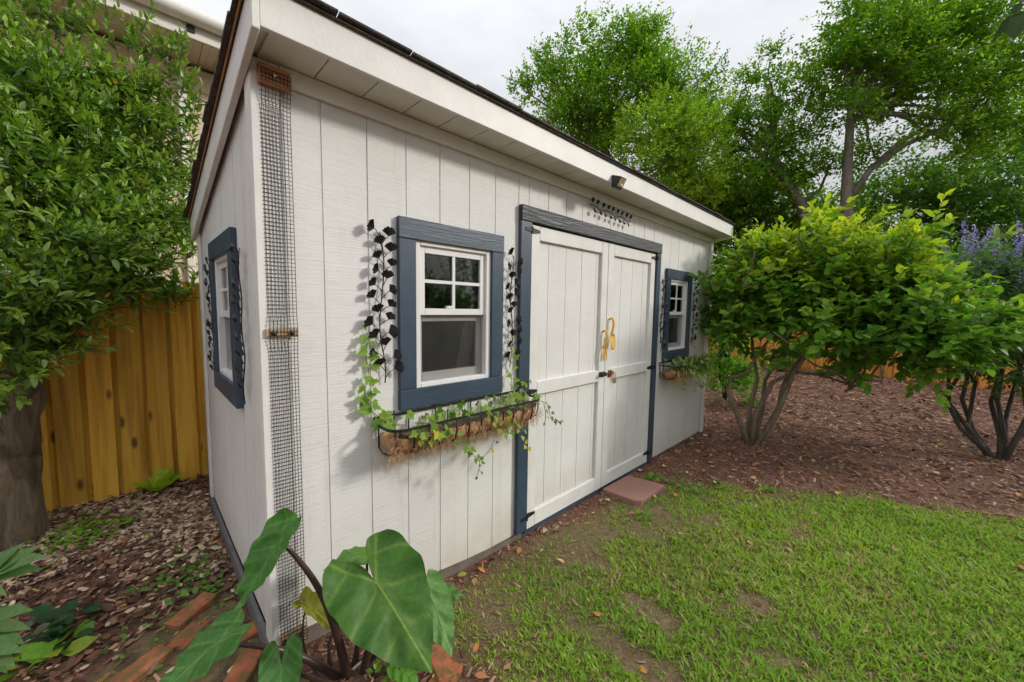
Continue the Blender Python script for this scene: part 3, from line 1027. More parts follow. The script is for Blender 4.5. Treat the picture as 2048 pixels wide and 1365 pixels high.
# ------------------------------------------------------------------ metal leaf sprays on the walls
def fan_leaf_mesh():
    """pleated ginkgo leaf, base at origin, opening along +y, facing +z"""
    mb = MB()
    k = 13
    top, bot = [], []
    for i in range(k):
        q = -1.02 + 2.04 * i / (k - 1)
        r = 1.0 - 0.16 * abs(q) - (0.16 if i == k // 2 else 0)
        zz = 0.16 if i % 2 else -0.04
        top.append((math.sin(q) * r, math.cos(q) * r, zz + 0.10 * (1 - abs(q))))
    vs_ = [(0, 0, 0)] + top + [(0, 0, -0.03)] + [(x_, y_, z_ - 0.05) for x_, y_, z_ in top]
    fs_ = []
    for i in range(1, k):
        fs_.append((0, i + 1, i))
        fs_.append((k + 1, k + 1 + i, k + 2 + i))
        fs_.append((i, i + 1, k + 2 + i, k + 1 + i))
    fs_ += [(0, 1, k + 2, k + 1), (0, k + 1, 2 * k + 1, k)]
    me = bpy.data.meshes.new('metal_leaf')
    me.from_pydata(vs_, [], fs_)
    me.materials.append(MATS['leaf_metal'])
    return me


FAN = fan_leaf_mesh()


def spray(label, xf, u, z0, z1, n_, size, group='black metal leaf sprays', flip=1, name='leaf_wall_ornament', cat='wall ornament', spread=0.052):
    base = xf(u, 0.01, z0)
    t = thing(name, label, cat, base, group)
    L = z1 - z0
    pts = [(u + 0.013 * math.sin(k / 16 * 9 + flip), 0.020 + 0.004 * math.sin(k), z0 + L * k / 16) for k in range(17)]
    mb = MB(xf).tube(pts, [0.0032] * 16 + [0.002], 5)
    leaves = []
    for i in range(n_):
        z = z0 + L * (0.05 + 0.93 * i / (n_ - 1))
        s = 1 if (i + (flip > 0)) % 2 else -1
        uu = u + 0.013 * math.sin((z - z0) / L * 9 + flip)
        if i % 5 == 4:
            du, dz = s * 0.018, 0.02
        else:
            du, dz = s * spread * rnd.uniform(0.75, 1.1), 0.022 + rnd.uniform(-0.006, 0.012)
        tip = (uu + du * 0.72, 0.032, z + dz)
        mb.tube([(uu, 0.021, z - 0.012), (uu + du * 0.4, 0.027, z + dz * 0.55), tip], [0.0022, 0.002, 0.0018], 5)
        leaves.append((tip, du, s))
    mb.build('stem', 'leaf_metal', t, smooth=True)
    for tip, du, s in leaves:
        ang = rnd.uniform(-0.45, 0.45) + (-s * rnd.choice((0.5, 0.9, 1.5)) if abs(du) > 0.02 else 0)
        o = link('metal_leaf', FAN, t)
        ex = Vector(xf(1, 0, 0)) - Vector(xf(0, 0, 0))
        en = Vector(xf(0, 1, 0)) - Vector(xf(0, 0, 0))
        ez = Vector((0, 0, 1))
        yv = (ez * math.cos(ang) - ex * math.sin(ang) + en * rnd.uniform(0.0, 0.35)).normalized()
        zv = (en - yv * en.dot(yv)).normalized()
        xv = yv.cross(zv)
        R = Matrix((xv, yv, zv)).transposed().to_4x4()
        sz = size * 1.15 * rnd.uniform(0.85, 1.1)
        o.matrix_local = Matrix.Translation(Vector(xf(*tip)) - Vector(base)) @ R @ Matrix.Diagonal((sz, sz, sz, 1))
    return t


spray('black metal leaf spray left of the front window nearest the netting', FR, 0.502, 1.205, 1.945, 22, 0.042, spread=0.054)
spray('black metal leaf spray squeezed between the front window and the door frame', FR, 1.392, 1.20, 1.925, 19, 0.040, flip=-1, spread=0.040)
spray('black metal leaf spray between the doors and the far window', FR, 3.60, 1.17, 1.90, 17, 0.043)
spray('black metal leaf spray right of the far window, by the shed corner', FR, 4.455, 1.17, 1.93, 17, 0.043, flip=-1)
spray('black metal leaf spray on the side wall, right of its window', SD, 0.300, 1.12, 1.84, 17, 0.034)
spray('black metal leaf spray on the side wall, far left of its window', SD, 1.255, 1.12, 1.84, 17, 0.034, flip=-1)
# the branch over the doors
t = thing('branch_wall_ornament', 'black metal leafy branch fixed sideways above the shed doors', 'wall ornament', (2.55, -0.01, 2.38))
pts = [(2.235 + 0.64 * k / 12, 0.022, 2.412 - 0.030 * k / 12 + 0.010 * math.sin(k * 1.6)) for k in range(13)]
mb = MB(FR).tube(pts, 0.004, 5)
spots = []
for i in range(17):
    f = (i + 0.5) / 17
    x = 2.235 + 0.64 * f
    up = i % 2 == 0
    zc_ = 2.412 - 0.03 * f
    spots.append(((x, 0.032, zc_ + (0.018 if up else -0.022)), 0 if up else PI))
    mb.tube([(x - 0.012, 0.022, zc_), (x, 0.030, zc_ + (0.018 if up else -0.022))], 0.002, 5)
mb.build('stem', 'leaf_metal', t, smooth=True)
for tip, q in spots:
    o = link('metal_leaf', FAN, t)
    q += rnd.uniform(-0.4, 0.4)
    yv = Vector((math.sin(q), -0.15, math.cos(q))).normalized()
    zv = (Vector((0, -1, 0)) - yv * Vector((0, -1, 0)).dot(yv)).normalized()
    xv = yv.cross(zv)
    sz = 0.036 * rnd.uniform(0.85, 1.1)
    o.matrix_local = Matrix.Translation(Vector(FR(*tip)) - t.location) @ Matrix((xv, yv, zv)).transposed().to_4x4() @ Matrix.Diagonal((sz * 0.8, sz * 1.1, sz, 1))

# ------------------------------------------------------------------ window baskets with coir liners
def ivy_mesh(c):
    """five-lobed ivy leaf, stalk at origin, tip along +y"""
    half = [(0, -0.02), (0.16, -0.16), (0.34, -0.10), (0.30, 0.08), (0.52, 0.16), (0.46, 0.32), (0.24, 0.40), (0.22, 0.60), (0.08, 0.82), (0, 0.95)]
    pts = half + [(-x, y) for x, y in reversed(half[1:-1])]
    vs_ = [(0, 0.28, -0.03)] + [(x, y, 0.10 * abs(x) - 0.14 * max(0, y - 0.5)) for x, y in pts]
    k = len(pts)
    fs_ = [(0, i + 1, (i + 1) % k + 1) for i in range(k)]
    me = bpy.data.meshes.new('ivy_leaf')
    me.from_pydata(vs_, [], fs_)
    me.materials.append(MATS['leaf_soft'])
    rim = np.array([[c[0], c[1], c[2]]] * (k + 1)) * np.array([1.1 if i else 0.85 for i in range(k + 1)])[:, None]
    set_tint(me, rim)
    return me


IVY = [ivy_mesh(c) for c in ((0.13, 0.26, 0.035), (0.19, 0.33, 0.045), (0.26, 0.40, 0.06), (0.085, 0.18, 0.03), (0.33, 0.40, 0.16), (0.55, 0.47, 0.08))]


def basket(u0, u1, label, depth=0.215, top=1.005):
    t = thing('window_basket', label, 'planter', ((u0 + u1) / 2, 0, 0.82), 'wire window baskets')
    rr = 0.07
    loop = [(u0, 0.012), (u0, depth - rr)] + [(u0 + rr - rr * math.cos(q), depth - rr + rr * math.sin(q)) for q in np.linspace(0.2, PI / 2, 5)]
    loop += [(u1 - rr + rr * math.sin(q), depth - rr + rr * math.cos(q)) for q in np.linspace(0, PI / 2 - 0.2, 5)] + [(u1, depth - rr), (u1, 0.012)]

    def flat(pts, h, th, z):
        mb = MB(FR)
        for (p, q) in zip(pts[:-1], pts[1:]):
            d = Vector((q[0] - p[0], q[1] - p[1]))
            nrm = Vector((-d.y, d.x)).normalized() * th
            vs_ = []
            for zz in (z - h, z + h):
                for pt, s in ((p, 1), (q, 1), (q, -1), (p, -1)):
                    vs_.append((pt[0] + nrm.x * s, pt[1] + nrm.y * s, zz))
            mb.add(vs_, [(0, 3, 2, 1), (4, 5, 6, 7), (0, 1, 5, 4), (1, 2, 6, 5), (2, 3, 7, 6), (3, 0, 4, 7)])
        return mb
    flat(loop, 0.0065, 0.003, top).build('top_rail', 'black_metal', t)
    flat([(u0, 0.010), (u1, 0.010)], 0.0065, 0.003, top + 0.024).build('back_rail', 'black_metal', t)
    k = 13
    for i in range(k):                                     # hoops front to back
        f = (i + 0.3) / (k - 0.4)
        u = u0 + (u1 - u0) * f
        e = min(f, 1 - f)
        dd = depth if e > 0.09 else depth - 0.028
        pts = [(u, dd, top - 0.008), (u, dd + 0.002, top - 0.06), (u, dd - 0.014, top - 0.112), (u, dd - 0.065, top - 0.140), (u, 0.05, top - 0.146), (u, 0.012, top - 0.130), (u, 0.010, top + 0.045 if i % 3 == 1 else top - 0.01)]
        MB(FR).tube(pts, 0.0048, 5).build('hoop', 'black_metal', t, smooth=True)
    # liner
    nu, nv = 60, 14
    vs_, fs_ = [], []
    for i in range(nu + 1):
        f = i / nu
        u = u0 + 0.008 + (u1 - u0 - 0.016) * f
        en = math.sin(min(1, min(f, 1 - f) * 9) * PI / 2) ** 0.5 if 0 < f < 1 else 0.0
        for j in range(nv + 1):
            g = j / nv
            q = g * PI * 0.95
            bulge = 0.5 + 0.5 * math.cos((f * (k - 0.4) - 0.3) * 2 * PI)
            r = 1 + 0.10 * (1 - bulge) + 0.20 * (mnoise.noise(Vector((u * 22, q * 6, 3.1))))
            y = depth * 0.5 + math.cos(q) * (depth * 0.5 - 0.012) * (0.55 + 0.45 * en) * r
            z = top - 0.034 - math.sin(q) * 0.100 * (0.55 + 0.45 * en) * r - 0.012 * en
            vs_.append((u, y, z + 0.026 * mnoise.noise(Vector((u * 34, q * 9, 0)))))
    for i in range(nu):
        for j in range(nv):
            a = i * (nv + 1) + j
            fs_.append((a, a + 1, a + nv + 2, a + nv + 1))
    ca = len(vs_)
    fs_.append(tuple(range(nv + 1)))
    fs_.append(tuple(nu * (nv + 1) + j for j in range(nv, -1, -1)))
    ln = MB(FR).add(vs_, fs_).build('coir_liner', 'coir', t, smooth=True)
    mb = MB(FR)
    for _ in range(1100):                                   # loose fibres
        f = rnd.random()
        q = rnd.uniform(0.15, 2.3)
        u = u0 + (u1 - u0) * f
        y = depth * 0.5 + math.cos(q) * depth * 0.5
        z = top - 0.04 - math.sin(q) * 0.110
        p = Vector((u, y, z))
        d = Vector((rnd.gauss(0, 1), rnd.gauss(0.3, 0.6), rnd.gauss(-0.5, 0.8))).normalized() * rnd.uniform(0.02, 0.06)
        mb.tube([p, p + d * 0.5 + Vector((0, 0, 0.004)), p + d + Vector((0, 0, -0.018))], 0.0008, 3, cap=False)
    fb = mb.build('loose_fibre', 'coir_fibre', ln)
    fb['kind'] = 'stuff'
    MB(FR).box(u0 + 0.12, u1 - 0.12, 0.04, depth - 0.07, top - 0.10, top - 0.062).build('potting_soil', 'potting_soil', t)
    return t


def ivy(label, vines, u0, u1, fill, name='ivy_plant'):
    """vines: lists of (u, n, z, leaf scale); fill: extra leaves over the basket"""
    c0 = FR(u0 * 0.5 + u1 * 0.5, 0.1, 0.97)
    t = thing(name, label, 'ivy', c0, 'ivy in the window baskets')
    mb = MB(FR)
    todo = []
    for pts, size, step, mix in vines:
        mb = MB(FR)
        P = [Vector(p) for p in pts]
        # smooth polyline
        Q = []
        for i in range(len(P) - 1):
            p0, p1, p2, p3 = P[max(i - 1, 0)], P[i], P[i + 1], P[min(i + 2, len(P) - 1)]
            for s in range(6):
                q = s / 6
                Q.append(0.5 * ((2 * p1) + (p2 - p0) * q + (2 * p0 - 5 * p1 + 4 * p2 - p3) * q * q + (3 * p1 - p0 - 3 * p2 + p3) * q ** 3))
        Q.append(P[-1])
        mb.tube(Q, [0.0022 - 0.001 * i / len(Q) for i in range(len(Q))], 5)
        acc = 0.0
        side = 1
        for i in range(1, len(Q)):
            acc += (Q[i] - Q[i - 1]).length
            if acc > step:
                acc = 0.0
                side = -side
                d = (Q[i] - Q[i - 1]).normalized()
                fac = 1 - 0.35 * i / len(Q)
                off = Vector((side * rnd.uniform(0.006, 0.022), rnd.uniform(0.004, 0.02), rnd.uniform(-0.012, 0.012)))
                mb.tube([Q[i], Q[i] + off], 0.001, 4)
                todo.append((Q[i] + off, d, side, size * fac * rnd.uniform(0.75, 1.15), mix))
        mb.build('vine_stem', 'vine', t, smooth=True)
    for _ in range(fill):
        u = rnd.uniform(u0, u1)
        p = Vector((u, rnd.uniform(0.04, 0.22), rnd.uniform(0.985, 1.045)))
        if u0 > 3:
            p = Vector((u, rnd.uniform(0.06, 0.27), rnd.uniform(0.90, 1.08)))
        todo.append((p, Vector((rnd.uniform(-1, 1), 0.4, 0.2)).normalized(), rnd.choice((-1, 1)), rnd.uniform(0.03, 0.052) * (1.35 if u0 > 3 else 1.0), (0, 1, 2, 3, 4, 4)))
    for p, d, side, s, mix in todo:
        nrm = Vector((rnd.gauss(-0.1, 0.35), 1.0, rnd.gauss(0.45, 0.35))).normalized()       # u, n, z
        yv = Vector((side * 0.7 + d.x * 0.6 + rnd.gauss(0, 0.25), 0.25, -0.45 + d.z * 0.4 + rnd.gauss(0, 0.3)))
        nw = Vector(FR(*nrm))
        yw = Vector(FR(*yv))
        yw = (yw - nw * yw.dot(nw)).normalized()
        xw = yw.cross(nw)
        o = link('ivy_leaf', IVY[rnd.choice(mix)], t)
        o.matrix_local = Matrix.Translation(Vector(FR(*p)) - Vector(c0)) @ Matrix((xw, yw, nw)).transposed().to_4x4() @ Matrix.Diagonal((s, s, s, 1))
    return t


basket(0.455, 1.505, 'black wire basket with coconut liner under the nearer front window')
basket(3.62, 4.56, 'black wire basket with coconut liner under the far window')
GRN, LIM, YEL = (0, 1, 1, 3), (1, 2, 2), (2, 4, 5)
ivy('trailing variegated ivy in the basket under the nearer front window', [
    ([(0.56, 0.10, 0.99), (0.49, 0.06, 1.02), (0.43, 0.03, 1.09), (0.405, 0.02, 1.18), (0.43, 0.02, 1.27), (0.415, 0.02, 1.36), (0.435, 0.02, 1.44), (0.43, 0.02, 1.49)], 0.068, 0.026, (0, 1, 2, 1)),
    ([(0.58, 0.08, 0.99), (0.50, 0.05, 1.01), (0.45, 0.03, 1.05), (0.42, 0.03, 1.12), (0.44, 0.02, 1.17)], 0.07, 0.030, (0, 1, 2)),
    ([(0.60, 0.20, 1.00), (0.56, 0.225, 0.985), (0.58, 0.235, 0.95), (0.66, 0.24, 0.92)], 0.055, 0.030, LIM),
    ([(0.62, 0.12, 1.0), (0.66, 0.22, 1.01), (0.73, 0.245, 0.97), (0.81, 0.25, 0.90), (0.88, 0.24, 0.83), (0.93, 0.22, 0.77)], 0.048, 0.032, (0, 1, 2)),
    ([(0.93, 0.22, 0.77), (0.98, 0.20, 0.73), (0.985, 0.19, 0.67), (0.975, 0.18, 0.62)], 0.030, 0.030, GRN),
    ([(0.98, 0.20, 0.73), (1.04, 0.20, 0.76), (1.09, 0.20, 0.82)], 0.028, 0.028, (0, 2, 5)),
    ([(0.95, 0.16, 1.0), (1.02, 0.235, 1.0), (1.07, 0.25, 0.93), (1.14, 0.25, 0.87), (1.22, 0.24, 0.84)], 0.045, 0.026, LIM),
    ([(1.10, 0.16, 1.0), (1.16, 0.235, 0.98), (1.20, 0.25, 0.90), (1.28, 0.24, 0.83), (1.33, 0.22, 0.74), (1.34, 0.20, 0.70)], 0.042, 0.028, (1, 2, 2, 5)),
    ([(1.36, 0.10, 1.0), (1.37, 0.05, 1.08), (1.395, 0.03, 1.17), (1.40, 0.03, 1.27), (1.37, 0.03, 1.34), (1.38, 0.03, 1.40)], 0.050, 0.028, (1, 2, 2, 4)),
    ([(1.42, 0.12, 1.0), (1.47, 0.05, 1.05), (1.50, 0.04, 1.09), (1.55, 0.04, 1.10)], 0.045, 0.022, (1, 2, 4)),
    ([(1.45, 0.15, 1.0), (1.53, 0.22, 0.97), (1.55, 0.23, 0.90), (1.60, 0.22, 0.85), (1.68, 0.20, 0.82), (1.74, 0.18, 0.79)], 0.038, 0.036, (0, 3, 1)),
    ([(1.50, 0.22, 0.98), (1.505, 0.235, 0.90), (1.50, 0.23, 0.84)], 0.032, 0.040, (0, 3, 1)),
    ([(0.60, 0.20, 1.0), (0.645, 0.24, 0.965), (0.70, 0.235, 0.99), (0.74, 0.22, 0.96)], 0.060, 0.030, YEL),
], 0.60, 1.48, 84)
ivy('dense trailing ivy spilling from the basket under the far window', [
    ([(4.1 + 0.1 * i, 0.14, 1.0), (4.12 + 0.11 * i, 0.24, 0.98), (4.08 + 0.12 * i, 0.27, 0.88), (4.1 + 0.13 * i, 0.25, 0.76 - 0.03 * (i % 3))], 0.065, 0.022, (0, 1, 2, 3)) for i in range(-1, 5)
] + [
    ([(3.72, 0.16, 1.0), (3.68, 0.24, 0.98), (3.66, 0.25, 0.86), (3.70, 0.24, 0.76)], 0.045, 0.026, (0, 1, 3)),
    ([(3.66, 0.10, 1.0), (3.60, 0.05, 1.06), (3.585, 0.03, 1.16), (3.595, 0.03, 1.22)], 0.042, 0.040, GRN),
    ([(4.45, 0.08, 1.0), (4.47, 0.04, 1.15), (4.45, 0.03, 1.32), (4.47, 0.03, 1.50), (4.45, 0.03, 1.64)], 0.050, 0.034, (0, 1, 3)),
    ([(4.5, 0.10, 1.0), (4.62, 0.12, 1.04), (4.74, 0.10, 1.0), (4.84, 0.12, 0.92)], 0.05, 0.028, GRN),
    ([(4.3, 0.18, 1.02), (4.42, 0.26, 1.06), (4.54, 0.27, 1.04), (4.66, 0.25, 0.98)], 0.05, 0.028, (1, 2, 4)),
], 3.70, 4.62, 190)

# cloth hanging inside, by the nearer window
mb = MB()
vs_, fs_ = [], []
for i in range(13):
    for j in range(11):
        f, g = i / 12, j / 10
        hw = 0.04 + 0.10 * (1 - g) ** 0.8
        vs_.append((1.14 + (f - 0.5) * 2 * hw, 0.112 + 0.016 * math.sin(f * 17) * (0.4 + 1 - g) - 0.02 * g, 0.95 + 0.55 * g))
for i in range(12):
    for j in range(10):
        a = i * 11 + j
        fs_.append((a, a + 11, a + 12, a + 1))
kk = len(vs_)
vs_ += [(x_, y_ + 0.006, z_) for x_, y_, z_ in vs_]
fs_ += [tuple(q + kk for q in reversed(f)) for f in fs_]
o = mb.add(vs_, fs_).build('hanging_cloth', 'cloth', smooth=True)
tag(o, 'white cloth hanging inside the shed behind the nearer front window', 'cloth')

# step slab
h0 = float(ground_z(2.8, -0.2))
mb = MB()
poly = [(2.545, -0.030), (2.56, -0.325), (2.60, -0.375), (3.035, -0.385), (2.985, -0.040)]
k = len(poly)
zt, zl = h0 + 0.036, h0 - 0.03
mb.add([(x_, y_, zl) for x_, y_ in poly] + [(x_, y_, zt) for x_, y_ in poly],
       [tuple(range(k - 1, -1, -1)), tuple(range(k, 2 * k))] + [(i, (i + 1) % k, (i + 1) % k + k, i + k) for i in range(k)])
tag(mb.build('stepping_stone', 'slab', bevel=0.006), 'reddish concrete slab used as a step at the shed doors', 'stepping stone')

# ------------------------------------------------------------------ fences
def fence(label, p0, p1, hgt, z0, mat, seed, spacing=0.168, bw=0.136, inward=(0, -1)):
    r = random.Random(seed)
    p0, p1 = Vector((*p0, 0)), Vector((*p1, 0))
    d = (p1 - p0)
    L = d.length
    d.normalize()
    nrm = Vector((inward[0], inward[1], 0))
    t = thing('board_fence', label, 'fence', (p0.x, p0.y, z0))
    meshes = []
    for s in range(4):
        mb = MB()
        w = bw * 0.5
        mb.add([(-w, 0, 0), (w, 0, 0), (w, 0.019, 0), (-w, 0.019, 0), (-w, 0, 1), (w, 0, 1), (w, 0.019, 1), (-w, 0.019, 1)],
               [(0, 3, 2, 1), (4, 5, 6, 7), (0, 1, 5, 4), (1, 2, 6, 5), (2, 3, 7, 6), (3, 0, 4, 7)])
        me = bpy.data.meshes.new('board')
        me.from_pydata([(x_, y_, z_ * (hgt + 0.02 * s)) for x_, y_, z_ in mb.v], [], mb.f)
        me.materials.append(MATS[mat])
        meshes.append(me)
    ang = math.atan2(d.y, d.x)
    k = int(L / spacing)
    for i in range(k):
        for back in (0, 1):
            o = link('board', meshes[r.randrange(4)], t)
            pos = d * (spacing * (i + 0.5 + 0.5 * back)) + nrm * (0.0 if back else 0.046)
            pos += nrm * r.uniform(0, 0.003)
            o.location = (pos.x, pos.y, -0.03 - r.uniform(0, 0.03))
            o.rotation_euler = (0, r.uniform(-0.006, 0.006), ang)
            o.scale = (r.uniform(0.96, 1.03), 1, 1)
    off = -nrm * 0.042
    for zr in (0.25, 0.95, 1.6):
        a = p0 + off
        b2 = p1 + off
        MB().add([(a.x, a.y, z0 + zr), (b2.x, b2.y, z0 + zr), (b2.x - nrm.x * 0.036, b2.y - nrm.y * 0.036, z0 + zr), (a.x - nrm.x * 0.036, a.y - nrm.y * 0.036, z0 + zr),
                  (a.x, a.y, z0 + zr + 0.09), (b2.x, b2.y, z0 + zr + 0.09), (b2.x - nrm.x * 0.036, b2.y - nrm.y * 0.036, z0 + zr + 0.09), (a.x - nrm.x * 0.036, a.y - nrm.y * 0.036, z0 + zr + 0.09)],
                 [(0, 3, 2, 1), (4, 5, 6, 7), (0, 1, 5, 4), (1, 2, 6, 5), (2, 3, 7, 6), (3, 0, 4, 7)]).build('fence_rail', mat, t)
    return t


fence('new yellow pine board fence behind the shed at the left', (-3.2, 2.56), (2.4, 2.50), 1.73, 0.03, 'fence_wood', 4)
fence('orange board fence at the far end of the mulch bed', (13.0, 3.2), (13.0, -8.5), 1.75, -0.02, 'back_fence_wood', 9, inward=(-1, 0))

# ------------------------------------------------------------------ neighbouring house
hs = thing('house', 'cream sided house with deep eaves rising behind the fence', 'house', (0, 4.5, 0))
HX0, HX1 = -1.35, 3.4
z = 0.0
while z < 4.42:
    z2 = min(z + 0.30, 4.47)
    MB().add([(HX0 + 0.45, 4.472, z), (HX1, 4.472, z), (HX1, 4.52, z), (HX0 + 0.45, 4.52, z), (HX0 + 0.45, 4.492, z2), (HX1, 4.492, z2), (HX1, 4.52, z2), (HX0 + 0.45, 4.52, z2)],
             [(0, 3, 2, 1), (4, 5, 6, 7), (0, 1, 5, 4), (1, 2, 6, 5), (2, 3, 7, 6), (3, 0, 4, 7)]).build('lap_board', 'house_siding', hs)
    z = z2
MB().box(HX0 + 0.45, HX1, 4.53, 9.5, 0, 4.47).build('wall', 'house_siding', hs)
MB().box(0.12, 0.20, 4.42, 4.474, 0, 4.47).build('downspout', 'house_trim', hs, bevel=0.01)
x = HX0 + 0.02
while x < HX1:                                           # ribbed soffit panels
    MB().box(x + 0.004, x + 0.146, 3.915, 4.475, 4.502, 4.512).build('soffit_panel', 'house_soffit', hs)
    MB().box(x + 0.068, x + 0.080, 3.920, 4.470, 4.496, 4.5035).build('soffit_rib', 'house_soffit', hs)
    x += 0.15
MB().box(HX0, HX1, 3.90, 9.5, 4.515, 4.54).build('soffit_backing', 'house_soffit', hs)
MB().box(HX0, HX1, 3.885, 3.912, 4.505, 4.655).build('fascia_board', 'house_trim', hs, bevel=0.004)
gut = MB().tube([(HX0 - 0.01, 3.82, 4.70), (HX1, 3.82, 4.70)], 0.075, 10).build('gutter', 'house_trim', hs, smooth=True)
MB().box(HX0 - 0.001, HX0 + 0.024, 3.913, 9.5, 4.505, 4.655).build('fascia_board', 'house_trim', hs)
MB().add([(HX0 - 0.05, 3.85, 4.72), (HX1, 3.85, 4.72), (HX1, 7.0, 5.9), (HX0 + 2.5, 7.0, 5.9), (HX0 - 0.05, 9.6, 4.72), (HX1, 9.6, 4.72)],
         [(0, 1, 2, 3), (0, 3, 4), (3, 2, 5, 4)]).build('roof', 'house_roof', hs)
pts = [at(232, 4, 5.35), at(250, 12, 5.5), at(258, 36, 5.7), at(300, 90, 6.2), at(345, 118, 6.6), at(377, 140, 6.75), at(380, 175, 6.75)]
MB().tube(pts, 0.012, 6).build('cable', 'cable', hs, smooth=True)
MB().tube([at(258, 14, 5.45), at(304, 26, 5.6)], 0.008, 6).build('cable', 'cable', hs, smooth=True)
q = at(341, 43, 5.75)
MB().box(q[0] - 0.035, q[0] + 0.035, 3.868, 3.884, 4.56, 4.63).build('cable_bracket', 'cable', hs)


# ------------------------------------------------------------------ trees and shrubs
def blobs_dirs(n_, rs):
    d = rs.normal(size=(n_, 3))
    return unit(d)


def crown_points(lobes, n_, rs, shell=0.55, clusters=0, spread=0.22):
    """points spread through the lobes, thicker toward the outside; also outward directions"""
    vol = np.array([l_[1][0] * l_[1][1] * l_[1][2] for l_ in lobes]) ** 0.8
    pick = rs.choice(len(lobes), n_, p=vol / vol.sum())
    C = np.array([l_[0] for l_ in lobes])[pick]
    R = np.array([l_[1] for l_ in lobes])[pick]
    d = blobs_dirs(n_, rs)
    r = shell + (1 - shell) * rs.random(n_) ** 0.7
    bumpy = 1 + 0.22 * np.sin(d[:, 0] * 5 + pick) * np.sin(d[:, 1] * 6 + pick * 2) + 0.15 * np.sin(d[:, 2] * 9 + pick * 3)
    P = C + R * d * (r * bumpy)[:, None]
    if clusters:                      # leaves bunch on the branch ends, with gaps between bunches
        K = min(clusters, n_)
        which = rs.integers(0, K, n_)
        size = R[:K].mean(axis=1)[which] * spread
        off = rs.normal(size=(n_, 3)) * np.array([1, 1, 0.7])
        P = P[which] + off * size[:, None]
        d = unit(d[which] + off * 0.6)
    return P, d, pick


def limb(mb, p, q, r0, r1, rs, wig=0.12, seg=6, k=7):
    p, q = np.array(p, float), np.array(q, float)
    L = np.linalg.norm(q - p)
    pts, rad = [], []
    for i in range(seg + 1):
        f = i / seg
        w = rs.normal(size=3) * wig * L * 0.35 * math.sin(f * PI)
        pts.append(tuple(p + (q - p) * f + w))
        rad.append(r0 + (r1 - r0) * f)
    mb.tube(pts, rad, k)
    return pts


def twig_foliage(P, d, rs, per, tlen, lsize, tmpl, tints, up=0.35, whorl=2.4, young=None, droop=0.0, collect=None):
    """leafy twigs: per leaves spiralling on each twig starting at P heading d"""
    n_ = len(P)
    dd = unit(d + np.array([0, 0, up]) + rs.normal(size=(n_, 3)) * 0.35)
    a = unit(np.cross(dd, np.array([0.31, 0.17, 0.93]) + rs.normal(size=(n_, 3)) * 0.05))
    b_ = np.cross(dd, a)
    Ts, Ds, Us, Ss, Cs = [], [], [], [], []
    base_t = rs.integers(0, len(tints), n_)
    tints = np.array(tints)
    L = tlen * (0.6 + 0.8 * rs.random(n_))
    for k in range(per):
        f = (k + 0.6) / per
        q = k * whorl + rs.random(n_) * 0.7
        side = a * np.cos(q)[:, None] + b_ * np.sin(q)[:, None]
        pos = P + dd * (L * f)[:, None] + np.array([0, 0, -droop]) * (f * f)
        ld = unit(dd * (0.45 + 0.55 * f) + side * (1.0 - 0.55 * f) + np.array([0, 0, -0.15]) + rs.normal(size=(n_, 3)) * 0.18)
        Ts.append(pos)
        Ds.append(ld)
        Us.append(unit(dd * 0.5 + np.array([0, 0, 0.9]) + rs.normal(size=(n_, 3)) * 0.35))
        Ss.append(lsize * (0.65 + 0.6 * rs.random(n_)) * (1.0 - 0.35 * f))
        c = tints[base_t] * (0.75 + 0.5 * rs.random(n_))[:, None]
        if young is not None:
            g = np.clip((f - 0.10) * 1.5, 0, 1) * young[0]
            g = np.asarray(g)[..., None] if np.ndim(g) else g
            c = c * (1 - g) + np.array(young[1]) * (0.8 + 0.4 * rs.random(n_))[:, None] * g
        Cs.append(c)
    T, Dv, Uv, S, Cc = (np.concatenate(q) for q in (Ts, Ds, Us, Ss, Cs))
    M = frames(Dv, Uv)
    tw = (P, P + dd * L[:, None])
    V, F, C3 = scatter(tmpl[0], tmpl[1], M, T, S, Cc)
    return V, F, C3, tw


def twig_sticks(tw, r, keep=1.0):
    """thin three-sided sticks as arrays"""
    A, B = tw
    n_ = int(len(A) * keep)
    A, B = A[:n_], B[:n_]
    d = unit(B - A)
    a = unit(np.cross(d, np.array([0.3, 0.5, 0.81])))
    b_ = np.cross(d, a)
    V = []
    for k in range(3):
        q = 2 * PI * k / 3
        V.append(A + (a * math.cos(q) + b_ * math.sin(q)) * r)
    for k in range(3):
        q = 2 * PI * k / 3
        V.append(B + (a * math.cos(q) + b_ * math.sin(q)) * r * 0.4)
    V = np.stack(V, 1).reshape(-1, 3)
    f = np.array([[0, 1, 4, 3], [1, 2, 5, 4], [2, 0, 3, 5]])
    F = (f[None] + (np.arange(n_) * 6)[:, None, None]).reshape(-1, 4)
    return V, F


# --- the big glossy shrub at the left
rs = np.random.default_rng(5)
base = on_ground(28, 1085, 0.03)
sh = thing('evergreen_tree', 'dense glossy evergreen tree with thick leaning trunk beside the fence', 'tree', base)
mb = MB()
bx, by = base[0], base[1]
tv_, tf_ = [], []
for i_ in range(31):
    f_ = i_ / 30
    for j_ in range(28):
        q_ = 2 * PI * j_ / 28
        nz_ = mnoise.noise(Vector((math.cos(q_) * 1.6, math.sin(q_) * 1.6, f_ * 2.2))) * 0.030 + mnoise.noise(Vector((math.cos(q_) * 6, math.sin(q_) * 6, f_ * 5))) * 0.022 - 0.015
        r_ = 0.185 - 0.04 * f_ + 0.05 * max(0, 0.12 - f_) / 0.12 * (0.6 + 0.4 * math.cos(q_ * 5)) + nz_
        tv_.append((bx - 0.02 * f_ + math.cos(q_) * r_, by + 0.05 * f_ + math.sin(q_) * r_, -0.1 + 0.76 * f_))
